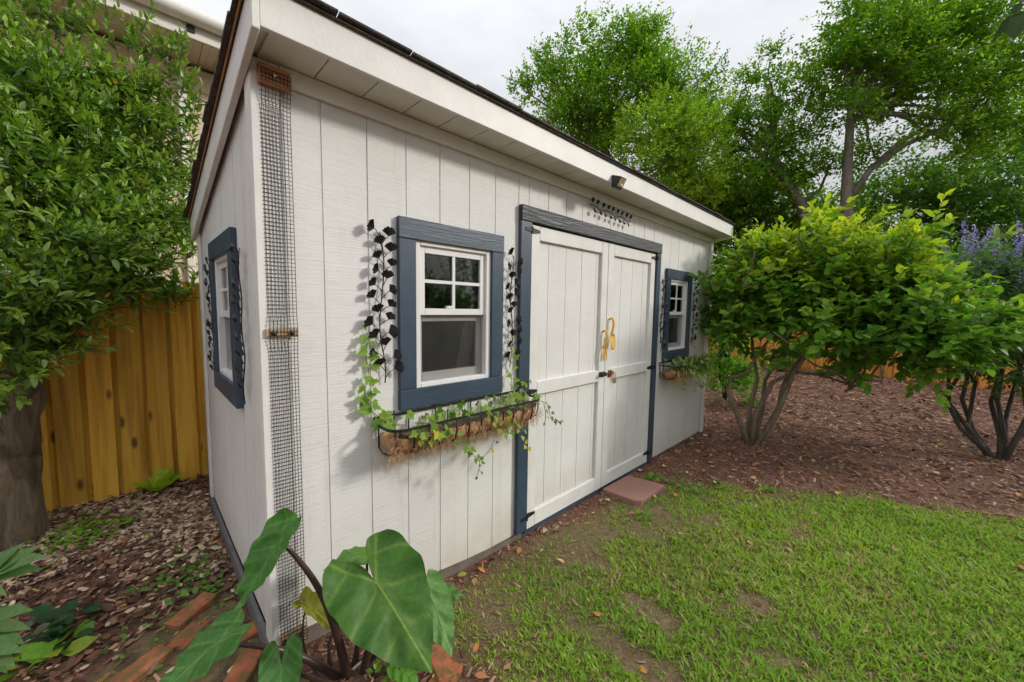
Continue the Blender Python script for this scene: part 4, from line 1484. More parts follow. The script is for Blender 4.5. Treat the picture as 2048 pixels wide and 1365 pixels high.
for i_ in range(30):
    for j_ in range(28):
        a_ = i_ * 28 + j_
        b_ = i_ * 28 + (j_ + 1) % 28
        tf_.append((a_, b_, b_ + 28, a_ + 28))
mb.add(tv_, tf_)
tp = (bx - 0.02, by + 0.05, 0.60)
limb(mb, tp, (bx + 0.10, by + 0.12, 1.20), 0.15, 0.09, rs, 0.06, 5, 9)
limb(mb, tp, (bx - 0.30, by + 0.05, 1.35), 0.13, 0.08, rs, 0.08, 5, 9)
for c_ in ((150, 330, 3.2), (60, 200, 2.9), (235, 460, 3.1), (255, 270, 3.4), (190, 130, 3.5), (320, 400, 3.5), (320, 555, 3.2), (140, 585, 2.7)):
    limb(mb, (bx + 0.09, by + 0.11, 1.15), at(*c_), 0.05, 0.015, rs, 0.10, 6, 6)
mb.build('trunk', 'bark', sh, smooth=True)
lob = [(at(130, 360, 3.1), (0.54, 0.54, 0.56)), (at(45, 245, 2.9), (0.44, 0.44, 0.46)), (at(70, 475, 2.5), (0.45, 0.45, 0.45)), (at(212, 460, 3.0), (0.39, 0.39, 0.36)),
       (at(222, 285, 3.3), (0.36, 0.36, 0.34)), (at(150, 195, 3.3), (0.36, 0.36, 0.28)), (at(20, 640, 2.2), (0.26, 0.26, 0.22)), (at(140, 575, 2.7), (0.36, 0.36, 0.22)), (at(60, 610, 2.3), (0.28, 0.28, 0.22)),
       (at(280, 320, 3.4), (0.20, 0.20, 0.18)), (at(295, 450, 3.3), (0.23, 0.23, 0.22)), (at(-60, 355, 2.6), (0.58, 0.58, 0.68)), (at(5, 125, 3.1), (0.22, 0.22, 0.24)), (at(303, 548, 3.2), (0.20, 0.20, 0.12)), (at(-10, 740, 2.1), (0.18, 0.18, 0.20)), (at(225, 580, 2.9), (0.26, 0.26, 0.14)), (at(240, 200, 3.4), (0.24, 0.24, 0.18)), (at(310, 235, 3.45), (0.15, 0.15, 0.12))]
lob = [(np.array(c_), r_) for c_, r_ in lob]
P, d, pk = crown_points(lob, 2950, rs, 0.35, 480, 0.18)
P2 = np.array([at(*q) for q in ((275, 95, 3.4), (290, 120, 3.4), (350, 110, 3.5), (345, 150, 3.5), (375, 195, 3.5), (385, 240, 3.5), (340, 250, 3.45), (70, 30, 3.2), (60, 60, 3.2), (180, 40, 3.4), (175, 75, 3.4), (235, 80, 3.4), (375, 310, 3.5), (345, 300, 3.45), (370, 380, 3.5), (350, 385, 3.45), (360, 470, 3.4), (345, 600, 3.2), (368, 595, 3.2), (12, 40, 3.0), (15, 75, 3.0), (320, 190, 3.5), (110, 60, 3.3), (375, 530, 3.3))])
P2 = np.repeat(P2, 6, axis=0) + rs.normal(size=(len(P2) * 6, 3)) * 0.055
d2 = unit(np.tile(np.array([[0.25, -0.1, 1.0]]), (len(P2), 1)))
P, d = np.concatenate([P, P2]), np.concatenate([d, d2])
V, F, C3, tw = twig_foliage(P, d, rs, 11, 0.21, 0.094, (LEAF_V, LEAF_F), [(0.075, 0.185, 0.020), (0.10, 0.225, 0.024), (0.125, 0.26, 0.030), (0.06, 0.155, 0.022)], 0.55,
                            young=(0.65, (0.30, 0.46, 0.05)))
cr = arr_mesh('crown', V, F, 'leaf_glossy', sh, C3, True)
sv, sf = twig_sticks(tw, 0.0035)
arr_mesh('twigs', sv, sf, 'bark_dark', sh)['kind'] = 'stuff'
# clusters of tiny pale buds
pick = rs.choice(len(P), 420, replace=False)
bd = tw[1][pick]
bd = np.repeat(bd, 7, axis=0) + rs.normal(size=(420 * 7, 3)) * 0.018
oct_v = [(0.5, 0, 0), (-0.5, 0, 0), (0, 0.5, 0), (0, -0.5, 0), (0, 0, 0.5), (0, 0, -0.5)]
oct_f = [(0, 2, 4), (2, 1, 4), (1, 3, 4), (3, 0, 4), (2, 0, 5), (1, 2, 5), (3, 1, 5), (0, 3, 5)]
V, F, C3 = scatter(oct_v, oct_f, np.tile(np.eye(3), (len(bd), 1, 1)), bd, np.full(len(bd), 0.011), np.tile([[0.36, 0.40, 0.07]], (len(bd), 1)))
arr_mesh('flower_buds', V, F, 'petal', cr, C3)['kind'] = 'stuff'
# a few yellowed leaves
yl = np.array([at(*q) for q in ((232, 132, 3.2), (226, 142, 3.2), (238, 136, 3.2), (228, 158, 3.15), (272, 354, 3.1))])
M = frames(np.array([[0.5, -0.5, 0.2], [-0.4, -0.3, -0.5], [0.6, 0.2, -0.3], [0.1, -0.5, -0.6], [0.5, -0.2, -0.4]]), np.tile([[-0.3, -0.8, 0.5]], (5, 1)))
V, F, C3 = scatter(LEAF_V, LEAF_F, M, yl, np.full(5, 0.08), np.tile([[0.62, 0.36, 0.03]], (5, 1)))
arr_mesh('yellowed_leaves', V, F, 'leaf_soft', cr, C3)

# --- the lime-topped shrub at the right
rs = np.random.default_rng(8)
base = on_ground(1500, 892, -0.03)
sh = thing('flowering_shrub', 'wide lime green shrub on several bare bent stems right of the shed', 'shrub', base)
mb = MB()
B = np.array(base)
stems = [[(1500, 880, 4.72), (1475, 830, 4.70), (1455, 780, 4.75), (1462, 755, 4.7), (1495, 745, 4.6), (1520, 700, 4.5), (1560, 660, 4.45)],
         [(1503, 880, 4.72), (1510, 830, 4.7), (1545, 765, 4.6), (1590, 745, 4.5), (1640, 750, 4.4), (1700, 770, 4.3)],
         [(1508, 880, 4.70), (1550, 835, 4.6), (1570, 790, 4.5), (1590, 740, 4.45), (1630, 690, 4.3), (1690, 640, 4.2)],
         [(1510, 885, 4.68), (1558, 815, 4.65), (1566, 770, 4.6), (1610, 700, 4.6), (1640, 640, 4.6)],
         [(1500, 885, 4.75), (1498, 820, 4.8), (1515, 760, 4.8), (1505, 700, 4.8), (1500, 620, 4.7)],
         [(1505, 880, 4.74), (1525, 815, 4.85), (1530, 760, 4.9), (1575, 690, 4.9), (1600, 600, 4.8)]]
for s in stems:
    P_ = [at(*q) for q in s]
    P_[0] = P_[0] * np.array([1, 1, 0]) + np.array([0, 0, -0.08])
    mb.tube(P_, [0.036 - 0.025 * i / (len(P_) - 1) for i in range(len(P_))], 8)
for _ in range(26):
    s = stems[rs.integers(0, len(stems))]
    a = at(*s[-1])
    limb(mb, a + rs.normal(size=3) * 0.05, a + np.array([rs.normal() * 0.5, rs.normal() * 0.5 - 0.2, 0.35 + 0.4 * rs.random()]), 0.016, 0.006, rs, 0.2, 5, 5)
for a, b2 in (((1640, 750, 4.4), (1760, 755, 4.1)), ((1700, 640, 4.3), (1860, 650, 3.7)), ((1640, 680, 4.4), (1780, 610, 3.9)), ((1560, 660, 4.45), (1480, 600, 4.5)), ((1600, 600, 4.6), (1560, 520, 4.5)), ((1640, 640, 4.5), (1690, 500, 4.3))):
    limb(mb, at(*a), at(*b2), 0.024, 0.008, rs, 0.12, 6, 6)
mb.build('stem', 'bark_pale', sh, smooth=True)
lob = [(at(1590, 575, 4.5), (0.52, 0.52, 0.42)), (at(1690, 560, 4.4), (0.62, 0.62, 0.48)), (at(1780, 615, 4.0), (0.54, 0.54, 0.36)), (at(1870, 672, 3.7), (0.42, 0.42, 0.24)),
       (at(1500, 600, 4.7), (0.40, 0.42, 0.42)), (at(1690, 485, 4.5), (0.28, 0.28, 0.20)), (at(1580, 510, 4.6), (0.28, 0.30, 0.20)), (at(1630, 665, 4.2), (0.50, 0.48, 0.24)), (at(1750, 690, 3.9), (0.42, 0.42, 0.20)), (at(1925, 680, 3.6), (0.24, 0.24, 0.13)),
       (at(1510, 520, 4.7), (0.22, 0.22, 0.16)), (at(1640, 450, 4.5), (0.14, 0.14, 0.12)), (at(1760, 510, 4.2), (0.22, 0.22, 0.14)), (at(1830, 715, 3.7), (0.34, 0.34, 0.15)), (at(1900, 725, 3.6), (0.26, 0.26, 0.12)), (at(1700, 715, 4.0), (0.30, 0.30, 0.13)), (at(1445, 650, 4.8), (0.26, 0.26, 0.30))]
lob = [(np.array(c_), r_) for c_, r_ in lob]
P, d, pk = crown_points(lob, 1450, rs, 0.40, 380, 0.22)
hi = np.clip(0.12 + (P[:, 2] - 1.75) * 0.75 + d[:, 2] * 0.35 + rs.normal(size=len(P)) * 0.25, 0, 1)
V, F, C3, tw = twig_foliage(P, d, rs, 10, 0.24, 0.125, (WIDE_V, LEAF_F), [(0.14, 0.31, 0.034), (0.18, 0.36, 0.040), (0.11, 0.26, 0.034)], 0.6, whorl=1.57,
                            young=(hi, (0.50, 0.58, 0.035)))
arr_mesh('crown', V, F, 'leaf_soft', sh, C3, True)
sv, sf = twig_sticks(tw, 0.005)
arr_mesh('twigs', sv, sf, 'bark_pale', sh)['kind'] = 'stuff'

# --- purple flowering chaste tree behind it
rs = np.random.default_rng(9)
base = on_ground(2000, 925, -0.03)
sh = thing('chaste_tree', 'dark spreading shrub with upright purple flower spikes at the right edge', 'shrub', base)
mb = MB()
B = np.array(base)
for q in ((1900, 700, 4.9), (1935, 700, 4.8), (1965, 690, 4.7), (2000, 680, 4.7), (2030, 690, 4.6), (2060, 680, 4.5), (2100, 690, 4.5), (1925, 650, 5.0), (1985, 640, 5.0)):
    e = at(*q)
    mid = B + (e - B) * 0.5 + rs.normal(size=3) * 0.12 + np.array([0, 0, -0.08])
    mb.tube([B + np.array([0, 0, -0.08]) + rs.normal(size=3) * 0.03, B + (mid - B) * 0.5 + rs.normal(size=3) * 0.05, mid, mid + (e - mid) * 0.5 + rs.normal(size=3) * 0.06, e], [0.027, 0.024, 0.021, 0.017, 0.010], 8)
mb.build('stem', 'bark_dark', sh, smooth=True)
lob = [(at(1990, 640, 4.9), (0.70, 0.7, 0.50)), (at(2080, 600, 4.6), (0.8, 0.8, 0.65)), (at(1930, 690, 4.6), (0.45, 0.45, 0.26)), (at(2040, 720, 4.2), (0.5, 0.5, 0.25)), (at(1960, 560, 5.2), (0.5, 0.5, 0.35))]
lob = [(np.array(c_), r_) for c_, r_ in lob]
P, d, pk = crown_points(lob, 1300, rs, 0.3)
V, F, C3, tw = twig_foliage(P, d, rs, 12, 0.24, 0.095, (LEAF_V, LEAF_F), [(0.065, 0.145, 0.045), (0.08, 0.17, 0.05), (0.10, 0.19, 0.06)], 0.4)
cr = arr_mesh('crown', V, F, 'leaf_soft', sh, C3, True)
sp_pts = [(1918, 555, 4.9), (1935, 500, 5.0), (1950, 535, 4.9), (1975, 570, 4.8), (1985, 560, 4.9), (2008, 520, 4.8), (2030, 560, 4.7), (2040, 510, 4.7), (2035, 600, 4.6), (1925, 530, 5.0), (1960, 505, 5.1), (2045, 545, 4.6), (2005, 545, 4.8), (1780, 705, 4.9), (1700, 690, 5.0), (1960, 740, 4.3), (2060, 530, 4.7), (2080, 500, 4.7)]
for q in sp_pts:
    a = at(*q)
    if q[1] > 680:
        hgt, up_ = 0.10, np.array([0.3, 0.2, 0.6])
    else:
        hgt, up_ = 0.32 + 0.16 * rs.random(), np.array([rs.normal() * 0.25, rs.normal() * 0.25, 1.0])
    up_ = unit(up_)
    k = 120
    f = rs.random(k)
    ring = unit(rs.normal(size=(k, 3)))
    T = a + up_ * (f * hgt)[:, None] + ring * (0.040 * (1.05 - f * 0.85))[:, None]
    cc = np.array([(0.36, 0.30, 0.80), (0.46, 0.40, 0.88), (0.28, 0.22, 0.68)])[rs.integers(0, 3, k)]
    V, F, C3 = scatter(SIMPLE_V, SIMPLE_F, frames(ring + up_ * 0.4, np.tile(up_, (k, 1)) + rs.normal(size=(k, 3)) * 0.3), T, np.full(k, 0.030), cc)
    arr_mesh('flower_spike', V, F, 'petal', cr, C3)['kind'] = 'stuff'


# --- generic far trees
def far_tree(name, label, base_px, base_z, lobes, n_, leaf, tints, seed, trunk, limbs=(), cat='tree', group='trees beyond the garden', shell=0.35, clump=7, barkm='bark_far', crown_mat='leaf_far', young=None, up=0.3):
    rs_ = np.random.default_rng(seed)
    base_ = np.array(base_px, float)
    base_[2] = base_z
    t_ = thing(name, label, cat, base_, group)
    mb_ = MB()
    for path, r0, r1 in trunk:
        k_ = len(path)
        mb_.tube([tuple(p_) for p_ in path], [r0 + (r1 - r0) * i / (k_ - 1) for i in range(k_)], 8)
    for path, r0, r1 in limbs:
        k_ = len(path)
        mb_.tube([tuple(p_) for p_ in path], [r0 + (r1 - r0) * i / (k_ - 1) for i in range(k_)], 6)
    # a limb into every lobe
    top = np.array(trunk[0][0][-1] if len(trunk[0][0]) else base_)
    for c_, r_ in lobes:
        limb(mb_, top * 0.6 + np.array(trunk[0][0][len(trunk[0][0]) // 2]) * 0.4, c_, 0.07, 0.02, rs_, 0.12, 5, 5)
    mb_.build('trunk', barkm, t_, smooth=True)
    P_, d_, pk_ = crown_points(lobes, n_, rs_, shell, max(30, n_ // 22), 0.24)
    V_, F_2, C_, tw_ = twig_foliage(P_, d_, rs_, clump, leaf * 2.6, leaf, (SIMPLE_V, SIMPLE_F), tints, up, young=young)
    arr_mesh('crown', V_, F_2, crown_mat, t_, C_)
    return t_


def lb(px, py, dep, rpx, sq=1.0):
    """lobe of a crown: centre and radius (given as seen in the survey)"""
    c_ = at(px, py, dep)
    r_ = rpx / FPX * dep
    return (c_, (r_, r_, r_ * sq))


OAK = [(0.17, 0.33, 0.030), (0.24, 0.40, 0.036), (0.11, 0.25, 0.026)]
LIME = [(0.29, 0.46, 0.045), (0.36, 0.52, 0.055), (0.22, 0.38, 0.045)]
DARK = [(0.09, 0.21, 0.030), (0.12, 0.25, 0.036), (0.07, 0.17, 0.028)]
MIDG = [(0.11, 0.25, 0.030), (0.14, 0.28, 0.035), (0.18, 0.32, 0.04)]

dA = 15.0
far_tree('oak_tree', 'tall rounded green tree rising above the middle of the shed roof', at(1230, 700, dA), 0, [
    lb(1085, 155, dA, 48), lb(1140, 120, dA, 55), lb(1150, 200, dA, 62), lb(1225, 110, dA, 58), lb(1275, 75, dA, 42), lb(1290, 130, dA, 55), lb(1245, 190, dA, 70),
    lb(1195, 250, dA, 62), lb(1130, 240, dA - 0.5, 40), lb(1320, 200, dA, 55), lb(1380, 180, dA, 58), lb(1430, 220, dA, 55), lb(1420, 300, dA, 55), lb(1340, 290, dA, 70), lb(1230, 310, dA, 60), lb(1450, 360, dA, 50), lb(1045, 180, dA, 22), lb(1280, 50, dA, 18)],
    6500, 0.165, OAK, 21, [([at(1230, 700, dA), at(1235, 500, dA), at(1225, 350, dA), at(1190, 230, dA)], 0.30, 0.10)], shell=0.30, up=0.6)
dB = 13.0
far_tree('willow_tree', 'feathery yellow-green tree in front of the taller tree above the roof', at(1350, 700, dB), 0, [
    lb(1300, 260, dB, 55), lb(1350, 235, dB, 55), lb(1400, 240, dB, 45), lb(1310, 320, dB, 55), lb(1370, 310, dB, 62), lb(1405, 330, dB, 45), lb(1350, 375, dB, 50), lb(1420, 390, dB, 30), lb(1265, 300, dB, 25), lb(1335, 200, dB, 24), lb(1385, 195, dB, 22), lb(1430, 270, dB, 24), lb(1280, 350, dB, 28), lb(1255, 345, dB, 18)],
    3000, 0.115, LIME, 22, [([at(1350, 700, dB), at(1355, 500, dB), at(1360, 380, dB), at(1350, 290, dB)], 0.16, 0.05)], shell=0.25, clump=9, crown_mat='leaf_far')
dC = 14.0
far_tree('forked_tree', 'slim airy tree with forked leaning trunk right of the shed roof', at(1640, 720, dC), 0, [
    lb(1470, 250, dC, 40), lb(1525, 150, dC, 36), lb(1560, 190, dC, 45), lb(1510, 230, dC, 45), lb(1570, 260, dC, 48), lb(1530, 300, dC, 45), lb(1480, 300, dC, 35), lb(1610, 340, dC, 40), lb(1570, 360, dC, 38), lb(1620, 240, dC, 35), lb(1540, 120, dC, 22), lb(1480, 360, dC, 36)],
    1900, 0.16, OAK, 23, [([at(1640, 720, dC), at(1625, 480, dC), at(1600, 405, dC), at(1565, 355, dC), at(1545, 310, dC), at(1537, 250, dC)], 0.22, 0.06)],
    [([at(1565, 355, dC), at(1535, 325, dC), at(1500, 285, dC), at(1470, 255, dC)], 0.11, 0.04), ([at(1600, 405, dC), at(1640, 380, dC), at(1660, 330, dC)], 0.07, 0.03)], shell=0.2, up=0.6)
dD = 13.0
far_tree('spreading_tree', 'large airy tree with wide forked limbs filling the upper right sky', at(1695, 720, dD), 0, [
    lb(1680, 90, dD, 60), lb(1740, 50, dD, 60), lb(1660, 150, dD, 45), lb(1720, 150, dD, 60), lb(1790, 100, dD, 62), lb(1790, 190, dD, 60), lb(1700, 230, dD, 50), lb(1850, 60, dD, 60), lb(1870, 160, dD, 65),
    lb(1930, 100, dD, 65), lb(1950, 220, dD, 62), lb(1860, 260, dD, 52), lb(1690, 310, dD, 45), lb(1760, 330, dD, 48), lb(2010, 160, dD, 65), lb(2010, 280, dD, 60), lb(1650, 60, dD, 25), lb(1900, 10, dD, 60), lb(1800, 10, dD, 60), lb(2060, 60, dD, 70), lb(1990, 30, dD, 60), lb(1930, 300, dD, 45)],
    7000, 0.170, OAK, 24, [([at(1695, 720, dD), at(1697, 500, dD), at(1692, 390, dD), at(1697, 300, dD), at(1702, 220, dD), at(1718, 140, dD)], 0.20, 0.08)],
    [([at(1697, 400, dD), at(1740, 340, dD), at(1810, 290, dD), at(1880, 260, dD), at(1935, 235, dD), at(1960, 200, dD)], 0.11, 0.04),
     ([at(1740, 340, dD), at(1800, 285, dD), at(1860, 250, dD), at(1880, 200, dD), at(1870, 140, dD)], 0.10, 0.04),
     ([at(1718, 140, dD), at(1760, 110, dD), at(1800, 85, dD)], 0.08, 0.03)], shell=0.2, up=0.6)
dE = 17.0
for i_, (nm, lab, px, lobes, cnt, tn) in enumerate([
    ('broadleaf_tree', 'dark low tree behind the shrub, right of the forked trunks', 1830, [lb(1780, 380, dE, 60), lb(1850, 400, dE, 70), lb(1920, 390, dE, 75), lb(1990, 410, dE, 70), lb(1880, 450, dE, 70), lb(1800, 460, dE, 60), lb(1960, 480, dE, 70)], 2300, DARK),
    ('broadleaf_tree', 'dark tree mass closing the far right edge of the garden', 2040, [lb(2040, 330, dE, 70), lb(2070, 430, dE, 90), lb(2020, 540, dE, 80), lb(1950, 560, dE, 70), lb(2080, 240, dE, 60)], 2000, DARK),
    ('broadleaf_tree', 'mid green tree low between the shed roof end and the forked tree', 1500, [lb(1440, 450, 16, 55), lb(1500, 420, 16, 55), lb(1560, 440, 16, 60), lb(1620, 450, 16, 60), lb(1700, 450, 16, 55), lb(1450, 520, 16, 55), lb(1530, 520, 16, 70), lb(1620, 540, 16, 70), lb(1710, 530, 16, 70)], 3200, MIDG),
    ('broadleaf_tree', 'dense dark green tree standing low behind the lime topped shrub', 1640, [lb(1440, 610, 15, 55), lb(1520, 600, 15, 60), lb(1610, 610, 15, 60), lb(1700, 610, 15, 65), lb(1800, 560, 15, 70), lb(1880, 590, 15, 70), lb(1960, 620, 15, 60)], 3200, DARK),
    ('broadleaf_tree', 'deep green tree peeping over the far end of the shed roof', 1400, [lb(1380, 420, 16.5, 50), lb(1430, 410, 16.5, 45), lb(1330, 400, 16.5, 40), lb(1480, 400, 16.5, 40)], 1100, MIDG)]):
    dd_ = 16
    far_tree(nm, lab, at(px, 700, dd_), 0, lobes, cnt, 0.24, tn, 30 + i_, [([at(px, 720, dd_), at(px + 8, 560, dd_), at(px + 4, 470, dd_)], 0.2, 0.08)], shell=0.25)
# bright bush tucked behind the shed's far corner
far_tree('corner_bush', 'bright green leafy bush just behind the far corner of the shed', on_ground(1450, 805, -0.02), -0.02, [
    lb(1440, 640, 6.8, 42), lb(1450, 710, 6.6, 42), lb(1440, 760, 6.5, 38), lb(1470, 590, 7.2, 40), lb(1475, 770, 6.7, 26), lb(1420, 560, 7.0, 30)],
    1100, 0.085, [(0.16, 0.36, 0.03), (0.21, 0.42, 0.035), (0.12, 0.28, 0.03)], 41, [([on_ground(1450, 805, -0.08), at(1448, 740, 6.8), at(1445, 660, 6.9)], 0.05, 0.02)], cat='bush', group=None, shell=0.3, crown_mat='leaf_soft', barkm='bark_dark')
# small shrubs by the far fence
for i_, (px, py, dep, lab) in enumerate([(1840, 758, 11.5, 'small pale bush by the far fence, right of the mulch bed'), (1770, 752, 11.8, 'small yellowish bush by the far fence, left of the other small bush'), (1560, 735, 10.5, 'low green bush by the far fence behind the bent stems')]):
    p_ = on_ground(px, py, -0.02)
    p_ = at(px, py, dep)
    p_[2] = 0.0
    far_tree('small_bush', lab, p_, 0.0, [(p_ + np.array([0, 0, 0.35]), (0.35, 0.35, 0.32)), (p_ + np.array([0.2, -0.2, 0.2]), (0.25, 0.25, 0.2))], 160, 0.10, [(0.14, 0.2, 0.05), (0.2, 0.24, 0.06)], 50 + i_, [([p_ + np.array([0, 0, -0.05]), p_ + np.array([0.02, 0, 0.2]), p_ + np.array([0, 0, 0.4])], 0.02, 0.01)], cat='bush', group='small bushes along the far fence', barkm='bark_dark')
# hedge behind the photographer, mirrored in the panes
for i_, (x_, y_) in enumerate([(2.5, -8.5), (5.2, -9.5), (8.0, -10.5), (11.5, -9.0), (0.2, -8.0), (14.0, -5.5)]):
    p_ = np.array([x_, y_, 0.0])
    far_tree('hedge_shrub', 'dark green hedge shrub standing behind the photographer', p_, 0.0, [(p_ + np.array([0, 0, 1.2]), (1.5, 1.2, 1.1)), (p_ + np.array([0.6, 0.2, 2.2]), (1.2, 1.1, 0.9)), (p_ + np.array([-0.7, 0, 1.9]), (1.0, 1.0, 0.9))], 520, 0.22, DARK, 60 + i_, [([p_ + np.array([0, 0, -0.05]), p_ + np.array([0.05, 0, 1.0]), p_ + np.array([0, 0, 1.8])], 0.09, 0.04)], cat='hedge', group='hedge shrubs behind the photographer', barkm='bark_dark')

# leaf hanging into the top right corner
tp_ = at(2042, 5, 1.6)
ov = thing('overhanging_twig', 'dark twig with two drooping leaves in the top right corner', 'twig', tp_)
MB().tube([at(2120, -90, 1.7), at(2075, -35, 1.65), tp_, at(2035, 25, 1.6)], [0.004, 0.003, 0.0025, 0.0015], 6).build('stem', 'bark_dark', ov, smooth=True)
for a, tip, w in (((2042, 22, 1.6), (2030, 74, 1.58), 2.0), ((2020, 30, 1.6), (1984, 88, 1.62), 0.55), ((2040, 5, 1.6), (2028, 30, 1.6), 1.5)):
    A_, T_ = at(*a), at(*tip)
    dv = T_ - A_
    M = frames(dv[None], (CAM - A_)[None] + np.array([[0.2, 0, 0.1]]))
    V, F, C3 = scatter([(x_ * w, y_, z_) for x_, y_, z_ in LEAF_V], LEAF_F, M, A_[None], np.array([np.linalg.norm(dv)]), np.array([[0.03, 0.06, 0.015]]))
    arr_mesh('leaf', V, F, 'leaf_soft', ov, C3, True)

# ------------------------------------------------------------------ elephant ear plant
base = on_ground(706, 1345, 0.015)
ee = thing('elephant_ear_plant', 'elephant ear plant with huge heart leaves on dark stems at the shed corner', 'plant', base)
HALF = [(0.0, 1.0), (0.035, 0.95), (0.12, 0.84), (0.25, 0.66), (0.37, 0.44), (0.45, 0.20), (0.475, -0.02), (0.45, -0.22), (0.37, -0.38), (0.26, -0.46), (0.16, -0.46), (0.08, -0.36), (0.03, -0.19), (0.0, -0.04)]


def taro_leaf(A_, T_, N_, width=1.0, cup=0.10, wave=0.02, droop=0.12, c=(0.075, 0.19, 0.045), vein=(0.20, 0.30, 0.10), fold=0.0, seed=0, name='leaf', sinus=1.0):
    A_, T_, N_ = (np.array(q, float) for q in (A_, T_, N_))
    dv = T_ - A_
    L = np.linalg.norm(dv)
    y = dv / L
    z = N_ - y * (N_ @ y)
    z /= np.linalg.norm(z)
    x = np.cross(y, z)
    # smooth outline
    pts = np.array(HALF)
    for i_ in (-4, -3, -2, -1):
        pts[i_, 1] = pts[i_, 1] * sinus + (1 - sinus) * -0.46
        pts[i_, 0] = pts[i_, 0] * (1 if i_ < -1 else 1)
    seg = np.concatenate([[0], np.cumsum(np.linalg.norm(np.diff(pts, axis=0), axis=1))])
    s_ = np.linspace(0, seg[-1], 56)
    ow, ol = np.interp(s_, seg, pts[:, 0]), np.interp(s_, seg, pts[:, 1])
    ow = np.convolve(np.concatenate([[0], ow, [0]]), [0.25, 0.5, 0.25], 'valid')
    out_w = np.concatenate([ow, -ow[::-1][1:-1]])
    out_l = np.concatenate([ol, ol[::-1][1:-1]])
    k = len(out_w)
    rings = 24
    V_, C_ = [(0, 0, 0)], [vein]
    for r in range(1, rings + 1):
        f = r / rings
        for j in range(k):
            w, l_ = out_w[j] * f, out_l[j] * f
            th = math.atan2(w, l_ + 1e-6)
            # veins leave the midrib at a slant: their phase grows along the blade
            ph = (abs(w) * 0.75 - l_) * 15.0 + 0.5 * math.sin(abs(w) * 9 + seed)
            rib = (0.5 + 0.5 * math.cos(ph)) ** 0.6
            mid = math.exp(-(w / 0.011) ** 2) * (1 if l_ > 0 else 0)
            lobev = math.exp(-((abs(w) * 0.85 + l_ * 0.5) / 0.013) ** 2) * (1 if l_ < 0 else 0)
            e = abs(w) / 0.475
            zz = cup * (w * w) * 2.4 - droop * max(l_, 0) ** 2 - 0.5 * droop * min(l_, 0) ** 2
            zz -= 0.085 * (rib - 0.5) * min(1, e * 4) * (0.4 + 0.6 * f) - 0.012 * mid
            zz += wave * f ** 3 * math.sin(j * 0.51 + seed) + 0.6 * wave * f ** 2 * math.sin(j * 0.22 + seed * 2)
            zz += fold * abs(w)
            V_.append((w * width, l_, zz))
            vv = max(0.85 * mid, 0.6 * lobev, 0.42 * max(0, rib - 0.975) * 40 * min(1, e * 5))
            pale = 0.13 * math.exp(-(abs(w) / 0.14) ** 2)
            nz = mnoise.noise(Vector((w * 6 + seed, l_ * 6, seed)))
            C_.append([(c[i] * (1 + 0.16 * nz)) * (1 - min(1, vv + pale)) + vein[i] * min(1, vv + pale) for i in range(3)])
    V_ = np.array(V_)
    C_ = np.array(C_)
    F2 = [(0, 1 + j, 1 + (j + 1) % k, 1 + (j + 1) % k) for j in range(k)]
    tri = [(0, 1 + j, 1 + (j + 1) % k) for j in range(k)]
    for r in range(rings - 1):
        for j in range(k):
            a = 1 + r * k + j
            b2 = 1 + r * k + (j + 1) % k
            tri.append((a, a + k, b2 + k))
            tri.append((a, b2 + k, b2))
    W_ = A_ + L * (V_[:, :1] * x + V_[:, 1:2] * y + V_[:, 2:3] * z)
    return arr_mesh(name, W_, np.array(tri), 'taro', ee, C_, True)


def petiole(p_, q_, r0, r1, sag=(0, 0, 0)):
    p_, q_ = np.array(p_, float), np.array(q_, float)
    pts = []
    for i in range(13):
        f = i / 12
        pts.append(tuple(p_ + (q_ - p_) * f + np.array(sag) * math.sin(f * PI)))
    MB().tube(pts, [r0 + (r1 - r0) * i / 12 for i in range(13)], 8).build('leaf_stalk', 'petiole', ee, smooth=True)


B = np.array(base) + np.array([0, 0, -0.03])
toC = lambda p_: unit((CAM - p_)[None])[0]
UPV = np.array([0, 0, 1.0])
# the big leaf
A_, T_ = at(752, 1165, 1.42), at(868, 1342, 1.27)
taro_leaf(A_, T_, toC(A_) * 0.8 + UPV * 0.55, 1.02, cup=0.14, wave=0.042, droop=0.16, c=(0.048, 0.135, 0.020), vein=(0.19, 0.29, 0.06), seed=1)
petiole(B + np.array([0.03, -0.02, 0]), A_ + 0.012 * F_, 0.019, 0.008, 0.06 * F_)
# the tall leaf seen edge on, reaching up over the netting
A_, T_ = at(560, 1085, 1.42), at(470, 1228, 1.30)
taro_leaf(A_, T_, np.array([-0.95, 0.1, 0.35]) + 0.60 * toC(A_), 0.72, cup=0.35, wave=0.035, droop=-0.05, c=(0.052, 0.155, 0.026), vein=(0.14, 0.27, 0.06), seed=2, sinus=0.15)
petiole(B + np.array([-0.02, 0.0, 0]), A_ + np.array([0.006, 0, 0]), 0.020, 0.007, 0.07 * UPV + 0.03 * R_)
# low leaf reaching to the lower left
A_, T_ = at(437, 1284, 1.42), at(285, 1408, 1.26)
taro_leaf(A_, T_, UPV * 0.9 + toC(A_) * 0.35 - 0.25 * R_, 0.92, cup=0.12, wave=0.022, droop=0.16, c=(0.065, 0.185, 0.036), vein=(0.20, 0.33, 0.10), seed=3, sinus=0.6)
petiole(B + np.array([-0.03, 0.02, 0.0]), A_ - 0.008 * UPV, 0.020, 0.007, 0.05 * UPV)
# small heart leaf at the bottom edge
A_, T_ = at(562, 1332, 1.30), at(556, 1470, 1.18)
taro_leaf(A_, T_, toC(A_) * 0.7 + UPV * 0.7, 0.78, cup=0.10, wave=0.02, droop=0.15, c=(0.050, 0.150, 0.028), vein=(0.12, 0.22, 0.06), seed=4)
petiole(B + np.array([-0.03, -0.04, 0]), A_ - 0.01 * UPV, 0.012, 0.006)
